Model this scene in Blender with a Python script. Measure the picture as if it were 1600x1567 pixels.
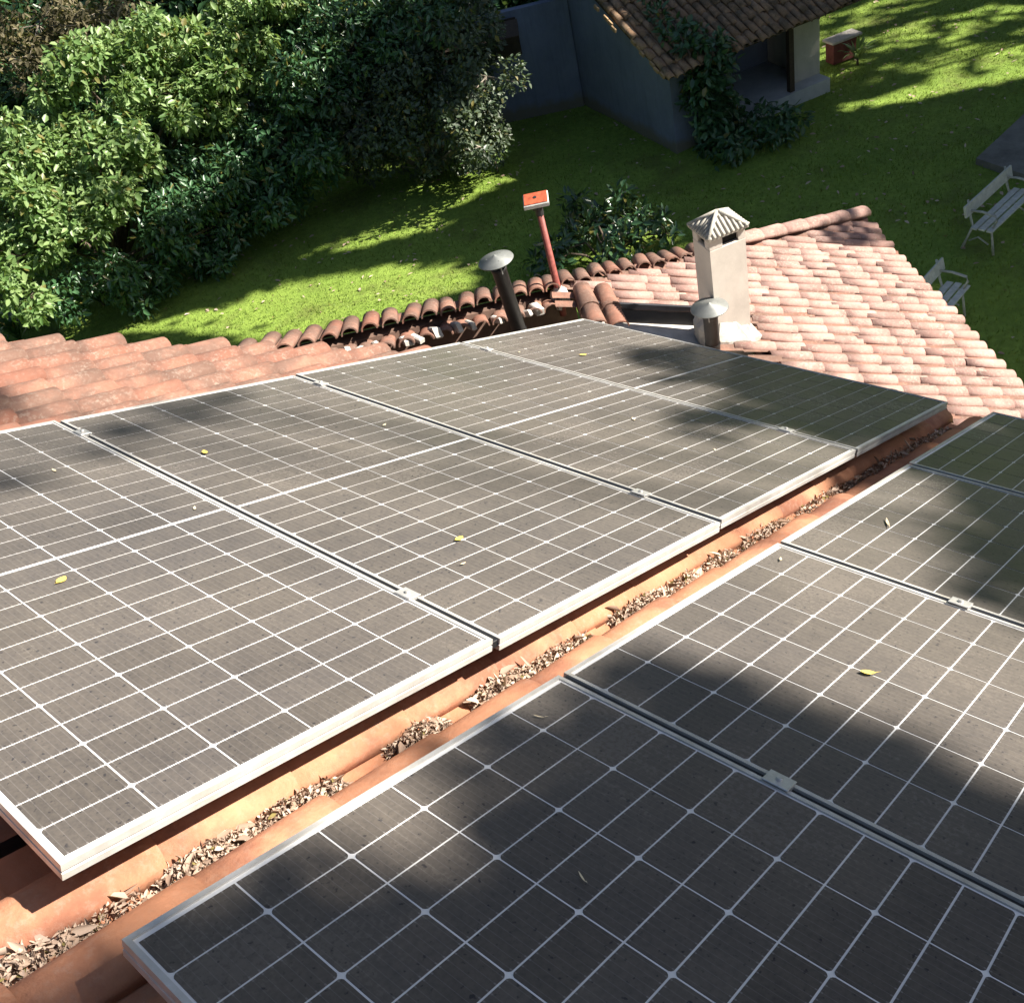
import bpy, math, random
import numpy as np
from mathutils import Matrix, Vector

# ------------------------------------------------------------------ scene, camera, light
sc = bpy.context.scene
for o in list(bpy.data.objects):
    bpy.data.objects.remove(o, do_unlink=True)
COL = sc.collection
random.seed(7)
RNG = np.random.default_rng(11)

B = Matrix(((0.89975388, -0.01169379, 0.43624100),
            (0.0, 0.99964092, 0.02679618),
            (-0.43639770, -0.02410997, 0.89943079)))      # roof slope frame: columns = down slope, across, normal
ROOF = B.to_4x4()
CAM = Vector((0.06707424, -1.38978625, 1.44319200))
RW = ((0.62236632, -0.75389666, -0.21047561),
      (-0.62332380, -0.31472563, -0.71583184),
      (0.47342117, 0.57670408, -0.66579637))
cam = bpy.data.cameras.new('camera')
cam.sensor_fit = 'HORIZONTAL'; cam.sensor_width = 36.0
cam.lens = 36.0 * 1550.0 / 1600.0
cam.clip_start = 0.05; cam.clip_end = 500
cam_o = bpy.data.objects.new('camera', cam); COL.objects.link(cam_o)
cam_o.matrix_world = Matrix(((RW[0][0], -RW[1][0], -RW[2][0], CAM.x),
                             (RW[0][1], -RW[1][1], -RW[2][1], CAM.y),
                             (RW[0][2], -RW[1][2], -RW[2][2], CAM.z),
                             (0, 0, 0, 1)))
sc.camera = cam_o

SUN_AZ, SUN_EL = math.radians(-48), math.radians(40)
S = Vector((math.cos(SUN_AZ) * math.cos(SUN_EL), math.sin(SUN_AZ) * math.cos(SUN_EL), math.sin(SUN_EL)))
world = bpy.data.worlds.new('World'); sc.world = world; world.use_nodes = True
wn = world.node_tree.nodes; wl = world.node_tree.links
bg = wn['Background']; bg.inputs['Strength'].default_value = 0.05
sky = wn.new('ShaderNodeTexSky'); sky.sky_type = 'NISHITA'; sky.sun_disc = False
sky.sun_elevation = SUN_EL; sky.sun_rotation = math.pi / 2 - SUN_AZ
wl.new(sky.outputs[0], bg.inputs['Color'])
sun = bpy.data.lights.new('sun', 'SUN'); sun.energy = 5.0; sun.angle = math.radians(0.55)
sun.color = (1.0, 0.93, 0.82)
sun_o = bpy.data.objects.new('sun', sun); COL.objects.link(sun_o)
sun_o.location = S * 60
sun_o.rotation_euler = S.to_track_quat('Z', 'Y').to_euler()
sc.view_settings.view_transform = 'Standard'; sc.view_settings.look = 'None'
sc.view_settings.exposure = 1.68; sc.view_settings.gamma = 1.0
sc.view_settings.use_curve_mapping = False

ZG = -8.2                                                   # lawn level

# ------------------------------------------------------------------ helpers
WM = {}
def link(o, parent=None, mat=None):
    """link o so that its world matrix is mat; remember the matrix"""
    COL.objects.link(o)
    m = mat if mat is not None else Matrix.Identity(4)
    WM[o.name] = m
    if parent is not None:
        o.parent = parent
        o.matrix_parent_inverse = Matrix.Identity(4)
        o.matrix_basis = WM[parent.name].inverted() @ m
    else:
        o.matrix_basis = m
    return o
def props(o, label=None, cat=None, group=None, kind=None):
    if label: o['label'] = label
    if cat: o['category'] = cat
    if group: o['group'] = group
    if kind: o['kind'] = kind
    return o
def thing(name, label, cat, mat=None, group=None):
    o = bpy.data.objects.new(name, None)
    o.empty_display_size = 0.1
    link(o, None, mat)
    return props(o, label, cat, group)
def mesh(name, verts, faces, mats=None, smooth=False, mi=None):
    m = bpy.data.meshes.new(name)
    m.from_pydata([tuple(v) for v in verts], [], faces)
    if mats is not None:
        for x in (mats if isinstance(mats, (list, tuple)) else [mats]): m.materials.append(x)
    if mi is not None: m.polygons.foreach_set('material_index', mi)
    if smooth: m.polygons.foreach_set('use_smooth', [True] * len(m.polygons))
    m.update()
    return m
def obj(name, me, parent=None, mat=None):
    return link(bpy.data.objects.new(name, me), parent, mat)
class MB:
    def __init__(s): s.v = []; s.f = []; s.mi = []; s.cur = 0
    def add(s, vs, fs):
        b = len(s.v); s.v += [tuple(v) for v in vs]; s.f += [tuple(b + i for i in f) for f in fs]; s.mi += [s.cur] * len(fs)
    def box(s, x0, x1, y0, y1, z0, z1, M=None, bev=0):
        vs = [(x, y, z) for z in (z0, z1) for y in (y0, y1) for x in (x0, x1)]
        if bev:
            b = bev
            vs = []; 
            for z, i in ((z0, 0), (z0 + b, 1), (z1 - b, 1), (z1, 0)):
                q = b if i == 0 else 0
                vs += [(x0 + q, y0 + q, z), (x1 - q, y0 + q, z), (x1 - q, y1 - q, z), (x0 + q, y1 - q, z)]
            fs = [(3, 2, 1, 0), (12, 13, 14, 15)]
            for k in range(3):
                for j in range(4):
                    fs.append((4 * k + j, 4 * k + (j + 1) % 4, 4 * k + 4 + (j + 1) % 4, 4 * k + 4 + j))
        else:
            fs = [(0, 2, 3, 1), (4, 5, 7, 6), (0, 1, 5, 4), (2, 6, 7, 3), (0, 4, 6, 2), (1, 3, 7, 5)]
        if M is not None: vs = [M @ Vector(v) for v in vs]
        s.add(vs, fs); return s
    def tube(s, pts, rads, n=8, cap=True):
        pts = [Vector(p) for p in pts]
        rings = []
        for i, p in enumerate(pts):
            d = (pts[min(i + 1, len(pts) - 1)] - pts[max(i - 1, 0)]).normalized()
            a = d.cross(Vector((0, 0, 1)))
            if a.length < 1e-3: a = d.cross(Vector((1, 0, 0)))
            a.normalize(); b = d.cross(a)
            rings.append([p + (a * math.cos(2 * math.pi * k / n) + b * math.sin(2 * math.pi * k / n)) * rads[i] for k in range(n)])
        vs = [v for r in rings for v in r]; fs = []
        for i in range(len(pts) - 1):
            for k in range(n):
                fs.append((i * n + k, i * n + (k + 1) % n, (i + 1) * n + (k + 1) % n, (i + 1) * n + k))
        if cap:
            fs.append(tuple(range(n - 1, -1, -1))); fs.append(tuple((len(pts) - 1) * n + k for k in range(n)))
        s.add(vs, fs); return s
    def lathe(s, prof, n=24, M=None):
        vs = []; fs = []
        for r, z in prof:
            for k in range(n):
                a = 2 * math.pi * k / n; vs.append((r * math.cos(a), r * math.sin(a), z))
        for i in range(len(prof) - 1):
            for k in range(n):
                fs.append((i * n + k, i * n + (k + 1) % n, (i + 1) * n + (k + 1) % n, (i + 1) * n + k))
        if M is not None: vs = [M @ Vector(v) for v in vs]
        s.add(vs, fs); return s
    def mesh(s, name, mats, smooth=False):
        return mesh(name, s.v, s.f, mats, smooth, s.mi)
    def obj(s, name, mats, parent=None, mat=None, smooth=False):
        return obj(name, s.mesh(name, mats, smooth), parent, mat)
def T(x, y=None, z=None):
    return Matrix.Translation(Vector(x) if y is None else Vector((x, y, z)))
def RZ(a): return Matrix.Rotation(a, 4, 'Z')
def frame(o, x, y, z):
    m = Matrix.Identity(4)
    for i, c in enumerate((x, y, z)):
        for r in range(3): m[r][i] = c[r]
    for r in range(3): m[r][3] = o[r]
    return m

# ------------------------------------------------------------------ materials
def mat(name):
    m = bpy.data.materials.new(name); m.use_nodes = True
    nt = m.node_tree
    return m, nt, nt.nodes, nt.links, nt.nodes['Principled BSDF']
def noise(nt, scale, detail=4, rough=0.6, coord=None, dist=0.0):
    n = nt.nodes.new('ShaderNodeTexNoise'); n.inputs['Scale'].default_value = scale
    n.inputs['Detail'].default_value = detail; n.inputs['Roughness'].default_value = rough
    n.inputs['Distortion'].default_value = dist
    if coord is not None: nt.links.new(coord, n.inputs['Vector'])
    return n.outputs['Fac']
def ramp(nt, fac, stops):
    n = nt.nodes.new('ShaderNodeValToRGB'); cr = n.color_ramp
    while len(cr.elements) < len(stops): cr.elements.new(0.5)
    for e, (p, c) in zip(cr.elements, stops):
        e.position = p; e.color = (c, c, c, 1) if isinstance(c, (int, float)) else (*c, 1)
    nt.links.new(fac, n.inputs['Fac']); return n.outputs['Color']
def mixc(nt, fac, a, b, mode='MIX'):
    n = nt.nodes.new('ShaderNodeMix'); n.data_type = 'RGBA'; n.blend_type = mode
    for sock, v in ((n.inputs['Factor'], fac), (n.inputs['A'], a), (n.inputs['B'], b)):
        pass
    ins = [i for i in n.inputs if i.enabled]
    def put(s, v):
        if isinstance(v, bpy.types.NodeSocket): nt.links.new(v, s)
        elif isinstance(v, (int, float)): s.default_value = v
        else: s.default_value = (*v, 1)
    put(n.inputs[0], fac); put(n.inputs[6], a); put(n.inputs[7], b)
    return n.outputs[2]
def math_(nt, op, a, b=None, c=None):
    n = nt.nodes.new('ShaderNodeMath'); n.operation = op
    for s, v in zip(n.inputs, (a, b, c)):
        if v is None: continue
        if isinstance(v, bpy.types.NodeSocket): nt.links.new(v, s)
        else: s.default_value = v
    return n.outputs[0]
def pos(nt):
    return nt.nodes.new('ShaderNodeNewGeometry').outputs['Position']
def objco(nt):
    return nt.nodes.new('ShaderNodeTexCoord').outputs['Object']
def rnd(nt):
    return nt.nodes.new('ShaderNodeObjectInfo').outputs['Random']
def mapping(nt, vec, scale=(1, 1, 1), rot=(0, 0, 0), loc=(0, 0, 0)):
    n = nt.nodes.new('ShaderNodeMapping'); nt.links.new(vec, n.inputs['Vector'])
    n.inputs['Scale'].default_value = scale; n.inputs['Rotation'].default_value = rot; n.inputs['Location'].default_value = loc
    return n.outputs['Vector']
def bump(nt, bsdf, h, strength=0.4, dist=0.01):
    n = nt.nodes.new('ShaderNodeBump'); n.inputs['Strength'].default_value = strength; n.inputs['Distance'].default_value = dist
    nt.links.new(h, n.inputs['Height']); nt.links.new(n.outputs[0], bsdf.inputs['Normal'])

def simple(name, col, rough=0.7, metal=0.0, var=0.15, scale=8, bmp=0.0, spec=0.4):
    m, nt, ns, ls, b = mat(name)
    f = noise(nt, scale, 5, 0.65, pos(nt))
    f2 = ramp(nt, f, [(0.3, 0.0), (0.7, 1.0)])
    c = mixc(nt, f2, tuple(x * (1 - var) for x in col), tuple(min(1, x * (1 + var)) for x in col))
    ls.new(c, b.inputs['Base Color'])
    b.inputs['Roughness'].default_value = rough; b.inputs['Metallic'].default_value = metal
    b.inputs['Specular IOR Level'].default_value = spec
    if bmp: bump(nt, b, noise(nt, scale * 6, 4, 0.6, pos(nt)), bmp)
    return m

def dust_mask(nt):
    """roof dust: coordinates of the roof slope so that streaks run along the panels' long side"""
    inv = B.transposed().to_euler()
    p = mapping(nt, pos(nt), rot=tuple(inv))
    st = noise(nt, 1.0, 6, 0.7, mapping(nt, p, scale=(26, 9, 1)))
    fine = noise(nt, 90, 3, 0.6, p)
    big = noise(nt, 1.3, 3, 0.5, p)
    d = math_(nt, 'ADD', math_(nt, 'MULTIPLY', st, 0.34), math_(nt, 'MULTIPLY', big, 0.68))
    d = ramp(nt, d, [(0.34, 0.42), (0.68, 0.80)])
    spots = ramp(nt, noise(nt, 75, 2, 0.5, p), [(0.27, 0.40), (0.36, 1.0)])
    d = math_(nt, 'MULTIPLY', d, spots)
    d = math_(nt, 'MULTIPLY', d, ramp(nt, fine, [(0.25, 0.8), (0.6, 1.05)]))
    return d
DUST = (0.215, 0.182, 0.156)
def cell_mat():
    m, nt, ns, ls, b = mat('solar_cell_silicon')
    oc = objco(nt)
    sx = nt.nodes.new('ShaderNodeSeparateXYZ'); ls.new(oc, sx.inputs[0])
    # ten thin bus bars per cell, running along the panel's long side
    fr = math_(nt, 'FRACT', math_(nt, 'MULTIPLY', math_(nt, 'ADD', sx.outputs['X'], 0.091), 10 / 0.182))
    bar = math_(nt, 'LESS_THAN', math_(nt, 'ABSOLUTE', math_(nt, 'SUBTRACT', fr, 0.5)), 0.035)
    edge = math_(nt, 'GREATER_THAN', math_(nt, 'ABSOLUTE', sx.outputs['Y']), 0.0405)
    bar2 = math_(nt, 'MULTIPLY', math_(nt, 'LESS_THAN', math_(nt, 'ABSOLUTE', math_(nt, 'SUBTRACT', fr, 0.5)), 0.09), edge)
    barf = math_(nt, 'MAXIMUM', math_(nt, 'MULTIPLY', bar, 0.20), math_(nt, 'MULTIPLY', bar2, 0.45))
    tint = mixc(nt, rnd(nt), (0.003, 0.006, 0.013), (0.005, 0.009, 0.019))
    c = mixc(nt, barf, tint, (0.20, 0.20, 0.21))
    d = dust_mask(nt)
    d = math_(nt, 'MULTIPLY', d, ramp(nt, rnd(nt), [(0.0, 0.92), (1.0, 1.05)]))
    c = mixc(nt, math_(nt, 'MULTIPLY', d, 0.05), c, DUST)
    ls.new(c, b.inputs['Base Color'])
    ls.new(ramp(nt, d, [(0.1, 0.10), (0.8, 0.30)]), b.inputs['Roughness'])
    b.inputs['IOR'].default_value = 1.45
    b.inputs['Specular IOR Level'].default_value = 0.13
    g = ns.new('ShaderNodeBsdfAnisotropic'); g.inputs['Roughness'].default_value = 0.97
    g.inputs['Color'].default_value = (0.71, 0.64, 0.545, 1)
    mx = ns.new('ShaderNodeMixShader'); ls.new(math_(nt, 'MULTIPLY', d, 0.29), mx.inputs[0])
    ls.new(b.outputs[0], mx.inputs[1]); ls.new(g.outputs[0], mx.inputs[2])
    ls.new(mx.outputs[0], ns['Material Output'].inputs['Surface'])
    return m
def sheet_mat():
    m, nt, ns, ls, b = mat('panel_backsheet')
    d = dust_mask(nt)
    c = mixc(nt, math_(nt, 'MULTIPLY', d, 0.45), (0.72, 0.73, 0.75), (0.40, 0.36, 0.31))
    ls.new(c, b.inputs['Base Color']); b.inputs['Roughness'].default_value = 0.35
    return m
M_CELL = cell_mat(); M_SHEET = sheet_mat()
def alu():
    m, nt, ns, ls, b = mat('anodised_aluminium')
    p = pos(nt)
    g = ramp(nt, noise(nt, 14, 6, 0.7, p), [(0.35, 0.0), (0.75, 1.0)])
    c = mixc(nt, g, (0.52, 0.51, 0.495), (0.38, 0.355, 0.31))
    ls.new(c, b.inputs['Base Color']); b.inputs['Metallic'].default_value = 0.25
    ls.new(ramp(nt, noise(nt, 40, 3, 0.6, p), [(0.3, 0.32), (0.7, 0.5)]), b.inputs['Roughness'])
    return m
M_ALU = alu()
M_STEEL = simple('clamp_steel', (0.55, 0.54, 0.52), 0.4, 0.6, 0.15, 40)
M_PLASTIC = simple('black_plastic', (0.012, 0.012, 0.013), 0.5, 0, 0.2, 20)

def clay(name, c1, c2, dark, darkamt, lich, bmp=0.5):
    m, nt, ns, ls, b = mat(name)
    p = pos(nt)
    r = rnd(nt)
    base = mixc(nt, r, c1, c2)
    g = ramp(nt, noise(nt, 16, 6, 0.7, p), [(0.35, 0.0), (0.65, 1.0)])
    base = mixc(nt, math_(nt, 'MULTIPLY', g, 0.35), base, tuple(x * 0.62 for x in c1))
    # soot and moss, different on each tile
    mm = math_(nt, 'ADD', noise(nt, 3.2, 6, 0.65, p), math_(nt, 'MULTIPLY', math_(nt, 'SUBTRACT', r, 0.5), 0.16))
    dk = ramp(nt, mm, [(0.62 - darkamt, 0.0), (0.80 - darkamt, 1.0)])
    base = mixc(nt, math_(nt, 'MULTIPLY', dk, 0.75), base, dark)
    li = ramp(nt, noise(nt, 46, 5, 0.75, p), [(0.50, 0.0), (0.64, 1.0)])
    li = math_(nt, 'MULTIPLY', li, ramp(nt, noise(nt, 5, 3, 0.6, p), [(0.35, 0.15), (0.65, 1.0)]))
    base = mixc(nt, math_(nt, 'MULTIPLY', li, lich), base, (0.42, 0.37, 0.31))
    ls.new(base, b.inputs['Base Color']); b.inputs['Roughness'].default_value = 0.85
    b.inputs['Specular IOR Level'].default_value = 0.25
    bump(nt, b, noise(nt, 70, 5, 0.7, p), bmp, 0.006)
    return m
M_TILE = clay('weathered_clay', (0.205, 0.090, 0.062), (0.33, 0.175, 0.125), (0.105, 0.068, 0.054), 0.235, 0.30)
M_TILE_P = clay('pale_clay', (0.30, 0.178, 0.150), (0.385, 0.25, 0.215), (0.17, 0.095, 0.08), 0.13, 0.6)
M_TILE_O = clay('clean_orange_clay', (0.37, 0.165, 0.092), (0.45, 0.22, 0.13), (0.19, 0.075, 0.05), 0.14, 0.18, 0.45)
M_TILE_B = clay('mossy_brown_clay', (0.235, 0.145, 0.085), (0.37, 0.235, 0.145), (0.06, 0.048, 0.03), 0.17, 0.45)
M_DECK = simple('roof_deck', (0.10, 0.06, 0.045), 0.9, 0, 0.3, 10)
M_MORTAR = simple('mortar', (0.429, 0.3978, 0.3588), 0.9, 0, 0.2, 20, 0.5)
M_CEMENT = simple('cement_gutter', (0.4836, 0.4524, 0.4134), 0.85, 0, 0.22, 9, 0.3)
M_SHADOWBAND = simple('shadow_band_black', (0.018, 0.019, 0.024), 0.7, 0, 0.3, 12)
M_WALLW = simple('white_render', (0.62, 0.60, 0.57), 0.9, 0, 0.12, 3, 0.3)

def wall_mat(name, col, foot):
    m, nt, ns, ls, b = mat(name)
    p = pos(nt)
    sp = nt.nodes.new('ShaderNodeSeparateXYZ'); ls.new(p, sp.inputs[0])
    big = noise(nt, 0.9, 6, 0.7, p)
    st = noise(nt, 1.0, 5, 0.7, mapping(nt, p, scale=(7, 7, 0.8)))
    c = mixc(nt, ramp(nt, big, [(0.35, 0), (0.7, 1)]), col, tuple(x * 0.72 for x in col))
    c = mixc(nt, math_(nt, 'MULTIPLY', ramp(nt, st, [(0.5, 0), (0.75, 1)]), 0.5), c, tuple(x * 0.5 for x in col))
    # splashed earth at the foot of the wall, ragged upper edge
    hh = math_(nt, 'ADD', math_(nt, 'SUBTRACT', sp.outputs['Z'], ZG), math_(nt, 'MULTIPLY', math_(nt, 'SUBTRACT', noise(nt, 2.2, 4, 0.6, p), 0.5), 0.5))
    ft = ramp(nt, hh, [(0.10, 1.0), (0.30, 0.0)])
    c = mixc(nt, math_(nt, 'MULTIPLY', ft, 0.8), c, foot)
    ls.new(c, b.inputs['Base Color']); b.inputs['Roughness'].default_value = 0.92
    bump(nt, b, noise(nt, 18, 5, 0.7, p), 0.4, 0.02)
    return m
M_OUTWALL = wall_mat('old_grey_render', (0.18, 0.215, 0.31), (0.15, 0.135, 0.085))
M_OUTLIGHT = wall_mat('pale_render', (0.496, 0.48, 0.44), (0.336, 0.24, 0.12))
M_DARKWOOD = simple('dark_timber', (0.05, 0.035, 0.025), 0.8, 0, 0.3, 10)
M_PATH = simple('path_concrete', (0.15, 0.145, 0.13), 0.9, 0, 0.3, 3, 0.4)
M_BENCH = simple('weathered_white_paint', (0.4524, 0.468, 0.4446), 0.7, 0, 0.18, 12, 0.3)
M_IRON = simple('bench_iron', (0.351, 0.3666, 0.351), 0.6, 0.2, 0.2, 20)
M_PIPE = simple('sooty_pipe', (0.022, 0.021, 0.021), 0.55, 0.2, 0.4, 12, 0.1)
M_CAP = simple('zinc_cap', (0.1872, 0.195, 0.1872), 0.5, 0.35, 0.18, 14)
M_RED = simple('red_oxide_paint', (0.20, 0.052, 0.042), 0.6, 0, 0.45, 22)
M_ORANGE = simple('orange_paint', (0.34, 0.068, 0.028), 0.65, 0, 0.4, 26)
M_CHIM = simple('chimney_render', (0.50, 0.455, 0.405), 0.9, 0, 0.12, 4, 0.1)
M_CHIMCAP = simple('chimney_cap_cement', (0.3744, 0.351, 0.3042), 0.9, 0, 0.25, 22, 0.4)
M_HOLE = simple('soot', (0.010, 0.009, 0.008), 0.95, 0, 0.3, 10)

def leaf_mat(name, c1, c2, rough=0.45, trans=0.35, spec=0.5):
    m, nt, ns, ls, b = mat(name)
    a = ns.new('ShaderNodeAttribute'); a.attribute_name = 'var'
    c = mixc(nt, a.outputs['Fac'], c1, c2)
    c = mixc(nt, ramp(nt, a.outputs['Fac'], [(0.955, 0.0), (0.965, 1.0)]), c, (0.20, 0.17, 0.045))
    f = ramp(nt, noise(nt, 1.1, 3, 0.5, pos(nt)), [(0.3, 0.0), (0.7, 1.0)])
    c = mixc(nt, math_(nt, 'MULTIPLY', f, 0.4), c, tuple(x * 0.6 for x in c1))
    ls.new(c, b.inputs['Base Color']); b.inputs['Roughness'].default_value = rough
    b.inputs['Specular IOR Level'].default_value = spec
    t = ns.new('ShaderNodeBsdfTranslucent')
    tc = mixc(nt, 0.5, c, (0.16, 0.22, 0.02))
    ls.new(tc, t.inputs['Color'])
    mx = ns.new('ShaderNodeMixShader'); mx.inputs[0].default_value = trans
    ls.new(b.outputs[0], mx.inputs[1]); ls.new(t.outputs[0], mx.inputs[2])
    ls.new(mx.outputs[0], ns['Material Output'].inputs['Surface'])
    return m
M_LEAF_A = leaf_mat('bright_leaf', (0.11, 0.215, 0.058), (0.33, 0.45, 0.18), 0.42, 0.40, 0.5)
M_LEAF_B = leaf_mat('dark_leaf', (0.030, 0.085, 0.036), (0.080, 0.18, 0.072), 0.35, 0.2, 0.6)
M_LEAF_W = leaf_mat('woodland_leaf', (0.012, 0.028, 0.016), (0.028, 0.055, 0.030), 0.5, 0.1, 0.3)
M_LEAF_C = leaf_mat('grey_green_leaf', (0.045, 0.075, 0.040), (0.115, 0.150, 0.090), 0.45, 0.2, 0.5)
M_LEAF_D = leaf_mat('dry_brown_leaf', (0.10, 0.085, 0.045), (0.23, 0.20, 0.11), 0.6, 0.2, 0.3)
M_LEAF_E = leaf_mat('waxy_leaf', (0.020, 0.060, 0.022), (0.055, 0.115, 0.045), 0.28, 0.15, 0.8)
M_GRASSB = leaf_mat('grass_blade', (0.155, 0.245, 0.042), (0.27, 0.365, 0.078), 0.55, 0.4, 0.3)
M_LITTER = leaf_mat('dead_leaf', (0.30, 0.20, 0.145), (0.68, 0.55, 0.45), 0.85, 0.1, 0.2)
M_YELLOW = simple('yellow_leaf', (0.62, 0.45, 0.10), 0.6, 0, 0.2, 60)
M_PALELEAF = simple('pale_dry_leaf', (0.60, 0.50, 0.33), 0.7, 0, 0.2, 60)
M_BARK = simple('bark', (0.10, 0.075, 0.055), 0.95, 0, 0.35, 12, 0.8)
M_BARKP = simple('pale_bark', (0.30, 0.26, 0.21), 0.95, 0, 0.3, 12, 0.6)

def lawn_mat():
    m, nt, ns, ls, b = mat('lawn')
    p = pos(nt)
    a = ramp(nt, noise(nt, 0.55, 5, 0.65, p), [(0.3, 0.0), (0.7, 1.0)])
    c = mixc(nt, a, (0.175, 0.275, 0.043), (0.255, 0.36, 0.064))
    s = ramp(nt, noise(nt, 9, 5, 0.7, p), [(0.35, 0.0), (0.7, 1.0)])
    c = mixc(nt, math_(nt, 'MULTIPLY', s, 0.5), c, (0.050, 0.085, 0.012))
    e = ramp(nt, noise(nt, 0.8, 5, 0.7, mapping(nt, p, loc=(7, 3, 0))), [(0.52, 0.0), (0.70, 1.0)])
    c = mixc(nt, math_(nt, 'MULTIPLY', e, 0.6), c, (0.085, 0.070, 0.030))
    ls.new(c, b.inputs['Base Color']); b.inputs['Roughness'].default_value = 0.9
    b.inputs['Specular IOR Level'].default_value = 0.2
    bump(nt, b, noise(nt, 25, 5, 0.75, p), 0.8, 0.05)
    return m
M_LAWN = lawn_mat()
M_SOIL = simple('leaf_mould', (0.055, 0.040, 0.022), 0.95, 0, 0.4, 4, 0.6)

# ------------------------------------------------------------------ ground
def ground():
    n = 90; vs = []; fs = []
    xs = np.concatenate([np.linspace(-150, -6, 12), np.linspace(-4, 34, 70), np.linspace(40, 200, 14)])
    ys = np.concatenate([np.linspace(-150, -12, 12), np.linspace(-9, 32, 70), np.linspace(38, 200, 14)])
    for y in ys:
        for x in xs:
            z = ZG + 0.05 * math.sin(x * 0.7 + 1) * math.cos(y * 0.6) + 0.02 * math.sin(x * 2.3 + y * 1.7)
            vs.append((x, y, z - 0.05))
    w = len(xs)
    for j in range(len(ys) - 1):
        for i in range(w - 1):
            fs.append((j * w + i, j * w + i + 1, (j + 1) * w + i + 1, (j + 1) * w + i))
    g = obj('ground', mesh('ground', vs, fs, M_LAWN, True)); props(g, kind='structure')
ground()
def inpoly(x, y, P):
    c = np.zeros(len(x), bool); j = len(P) - 1
    for i in range(len(P)):
        xi, yi = P[i]; xj, yj = P[j]
        c ^= ((yi > y) != (yj > y)) & (x < (xj - xi) * (y - yi) / (yj - yi + 1e-12) + xi)
        j = i
    return c
LIT_1 = [(7.31, 18.63), (7.91, 17.74), (8.73, 16.94), (9.78, 16.21), (11.2, 14.81), (11.99, 12.88), (12.08, 11.89), (11.31, 11.32), (10.65, 11.83), (9.62, 12.42), (9.07, 12.95), (8.08, 14.56), (7.66, 16.19), (6.92, 18.03)]
LIT_2 = [(10.6, 16.96), (11.71, 16.2), (12.66, 15.48), (12.8, 16.49), (14.15, 16.1), (15.67, 14.58), (15.64, 13.48), (13.36, 14.13), (13.32, 13.33), (11.5, 15.13)]
LIT_3 = [(19.40, 8.40), (21.22, 8.68), (22.33, 8.15), (22.98, 7.26), (25.25, 6.44), (21.9, 4.95)]
LIT_4 = [(24.33, 10.35), (25.42, 9.54), (26.39, 6.85), (25.58, 7.14), (25.12, 8.15), (24.0, 9.7)]
LAWN_VIEW = [(5.49, 20.63), (10.08, 29.34), (14.96, 26.16), (18.48, 16.94), (21.24, 14.41), (25.5, 15.11), (26.6, 11.46), (26.8, 6.71), (11.74, 1.42), (11.0, 6.0), (8.0, 11.5)]

def leaf_mesh(name, P, D, N, L, W, mats, var, curl=0.12):
    """one mesh of leaves: P base points, D directions, N normals, L lengths, W widths (numpy)"""
    n = len(P)
    D = D / np.linalg.norm(D, axis=1)[:, None]
    Sd = np.cross(N, D); Sd /= (np.linalg.norm(Sd, axis=1)[:, None] + 1e-9)
    Nn = np.cross(D, Sd)
    L = L[:, None]; W = W[:, None]
    V = np.empty((n, 6, 3))
    V[:, 0] = P
    V[:, 1] = P + D * L * 0.38 + Sd * W * 0.5 + Nn * W * 0.12
    V[:, 2] = P + D * L * 0.72 + Sd * W * 0.36 + Nn * (W * 0.08 - L * curl * 0.4)
    V[:, 3] = P + D * L - Nn * L * curl
    V[:, 4] = P + D * L * 0.72 - Sd * W * 0.36 + Nn * (W * 0.08 - L * curl * 0.4)
    V[:, 5] = P + D * L * 0.38 - Sd * W * 0.5 + Nn * W * 0.12
    F = np.empty((n, 2, 4), np.int32)
    b = np.arange(n, dtype=np.int32) * 6
    F[:, 0] = b[:, None] + np.array([0, 1, 2, 3]); F[:, 1] = b[:, None] + np.array([0, 3, 4, 5])
    return raw_mesh(name, V.reshape(-1, 3), F.reshape(-1, 4), mats, np.repeat(var, 6))
def raw_mesh(name, V, F, mats, var=None):
    m = bpy.data.meshes.new(name); k = F.shape[1]
    m.vertices.add(len(V)); m.vertices.foreach_set('co', V.astype(np.float32).ravel())
    m.loops.add(F.size); m.loops.foreach_set('vertex_index', F.astype(np.int32).ravel())
    m.polygons.add(len(F)); m.polygons.foreach_set('loop_start', np.arange(len(F), dtype=np.int32) * k)
    m.polygons.foreach_set('loop_total', np.full(len(F), k, np.int32))
    m.materials.append(mats)
    if var is not None:
        at = m.attributes.new('var', 'FLOAT', 'POINT'); at.data.foreach_set('value', var.astype(np.float32))
    m.update(calc_edges=True); return m
def rand_dir(n):
    v = RNG.normal(size=(n, 3)); return v / np.linalg.norm(v, axis=1)[:, None]

def grass():
    n = 90000
    x = RNG.uniform(5, 27, n * 2); y = RNG.uniform(1.5, 27, n * 2)
    k = inpoly(x, y, LAWN_VIEW); x = x[k][:n]; y = y[k][:n]
    n = len(x)
    z = ZG + 0.05 * np.sin(x * 0.7 + 1) * np.cos(y * 0.6) + 0.02 * np.sin(x * 2.3 + y * 1.7) - 0.055
    d = rand_dir(n) * 0.7; d[:, 2] = np.abs(d[:, 2]) + 0.7
    L = RNG.uniform(0.025, 0.07, n); W = RNG.uniform(0.006, 0.015, n)
    a = RNG.uniform(0, 2 * np.pi, n); sd = np.stack([np.cos(a), np.sin(a), np.zeros(n)], 1)
    P = np.stack([x, y, z], 1)
    V = np.stack([P + sd * W[:, None], P - sd * W[:, None], P + d * L[:, None]], 1).reshape(-1, 3)
    F = np.arange(n * 3).reshape(-1, 3)
    g = obj('grass', raw_mesh('grass', V, F, M_GRASSB, np.repeat(RNG.uniform(0, 1, n), 3)))
    props(g, 'short green lawn grass around the old outbuilding', 'grass', kind='stuff')
grass()
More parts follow.
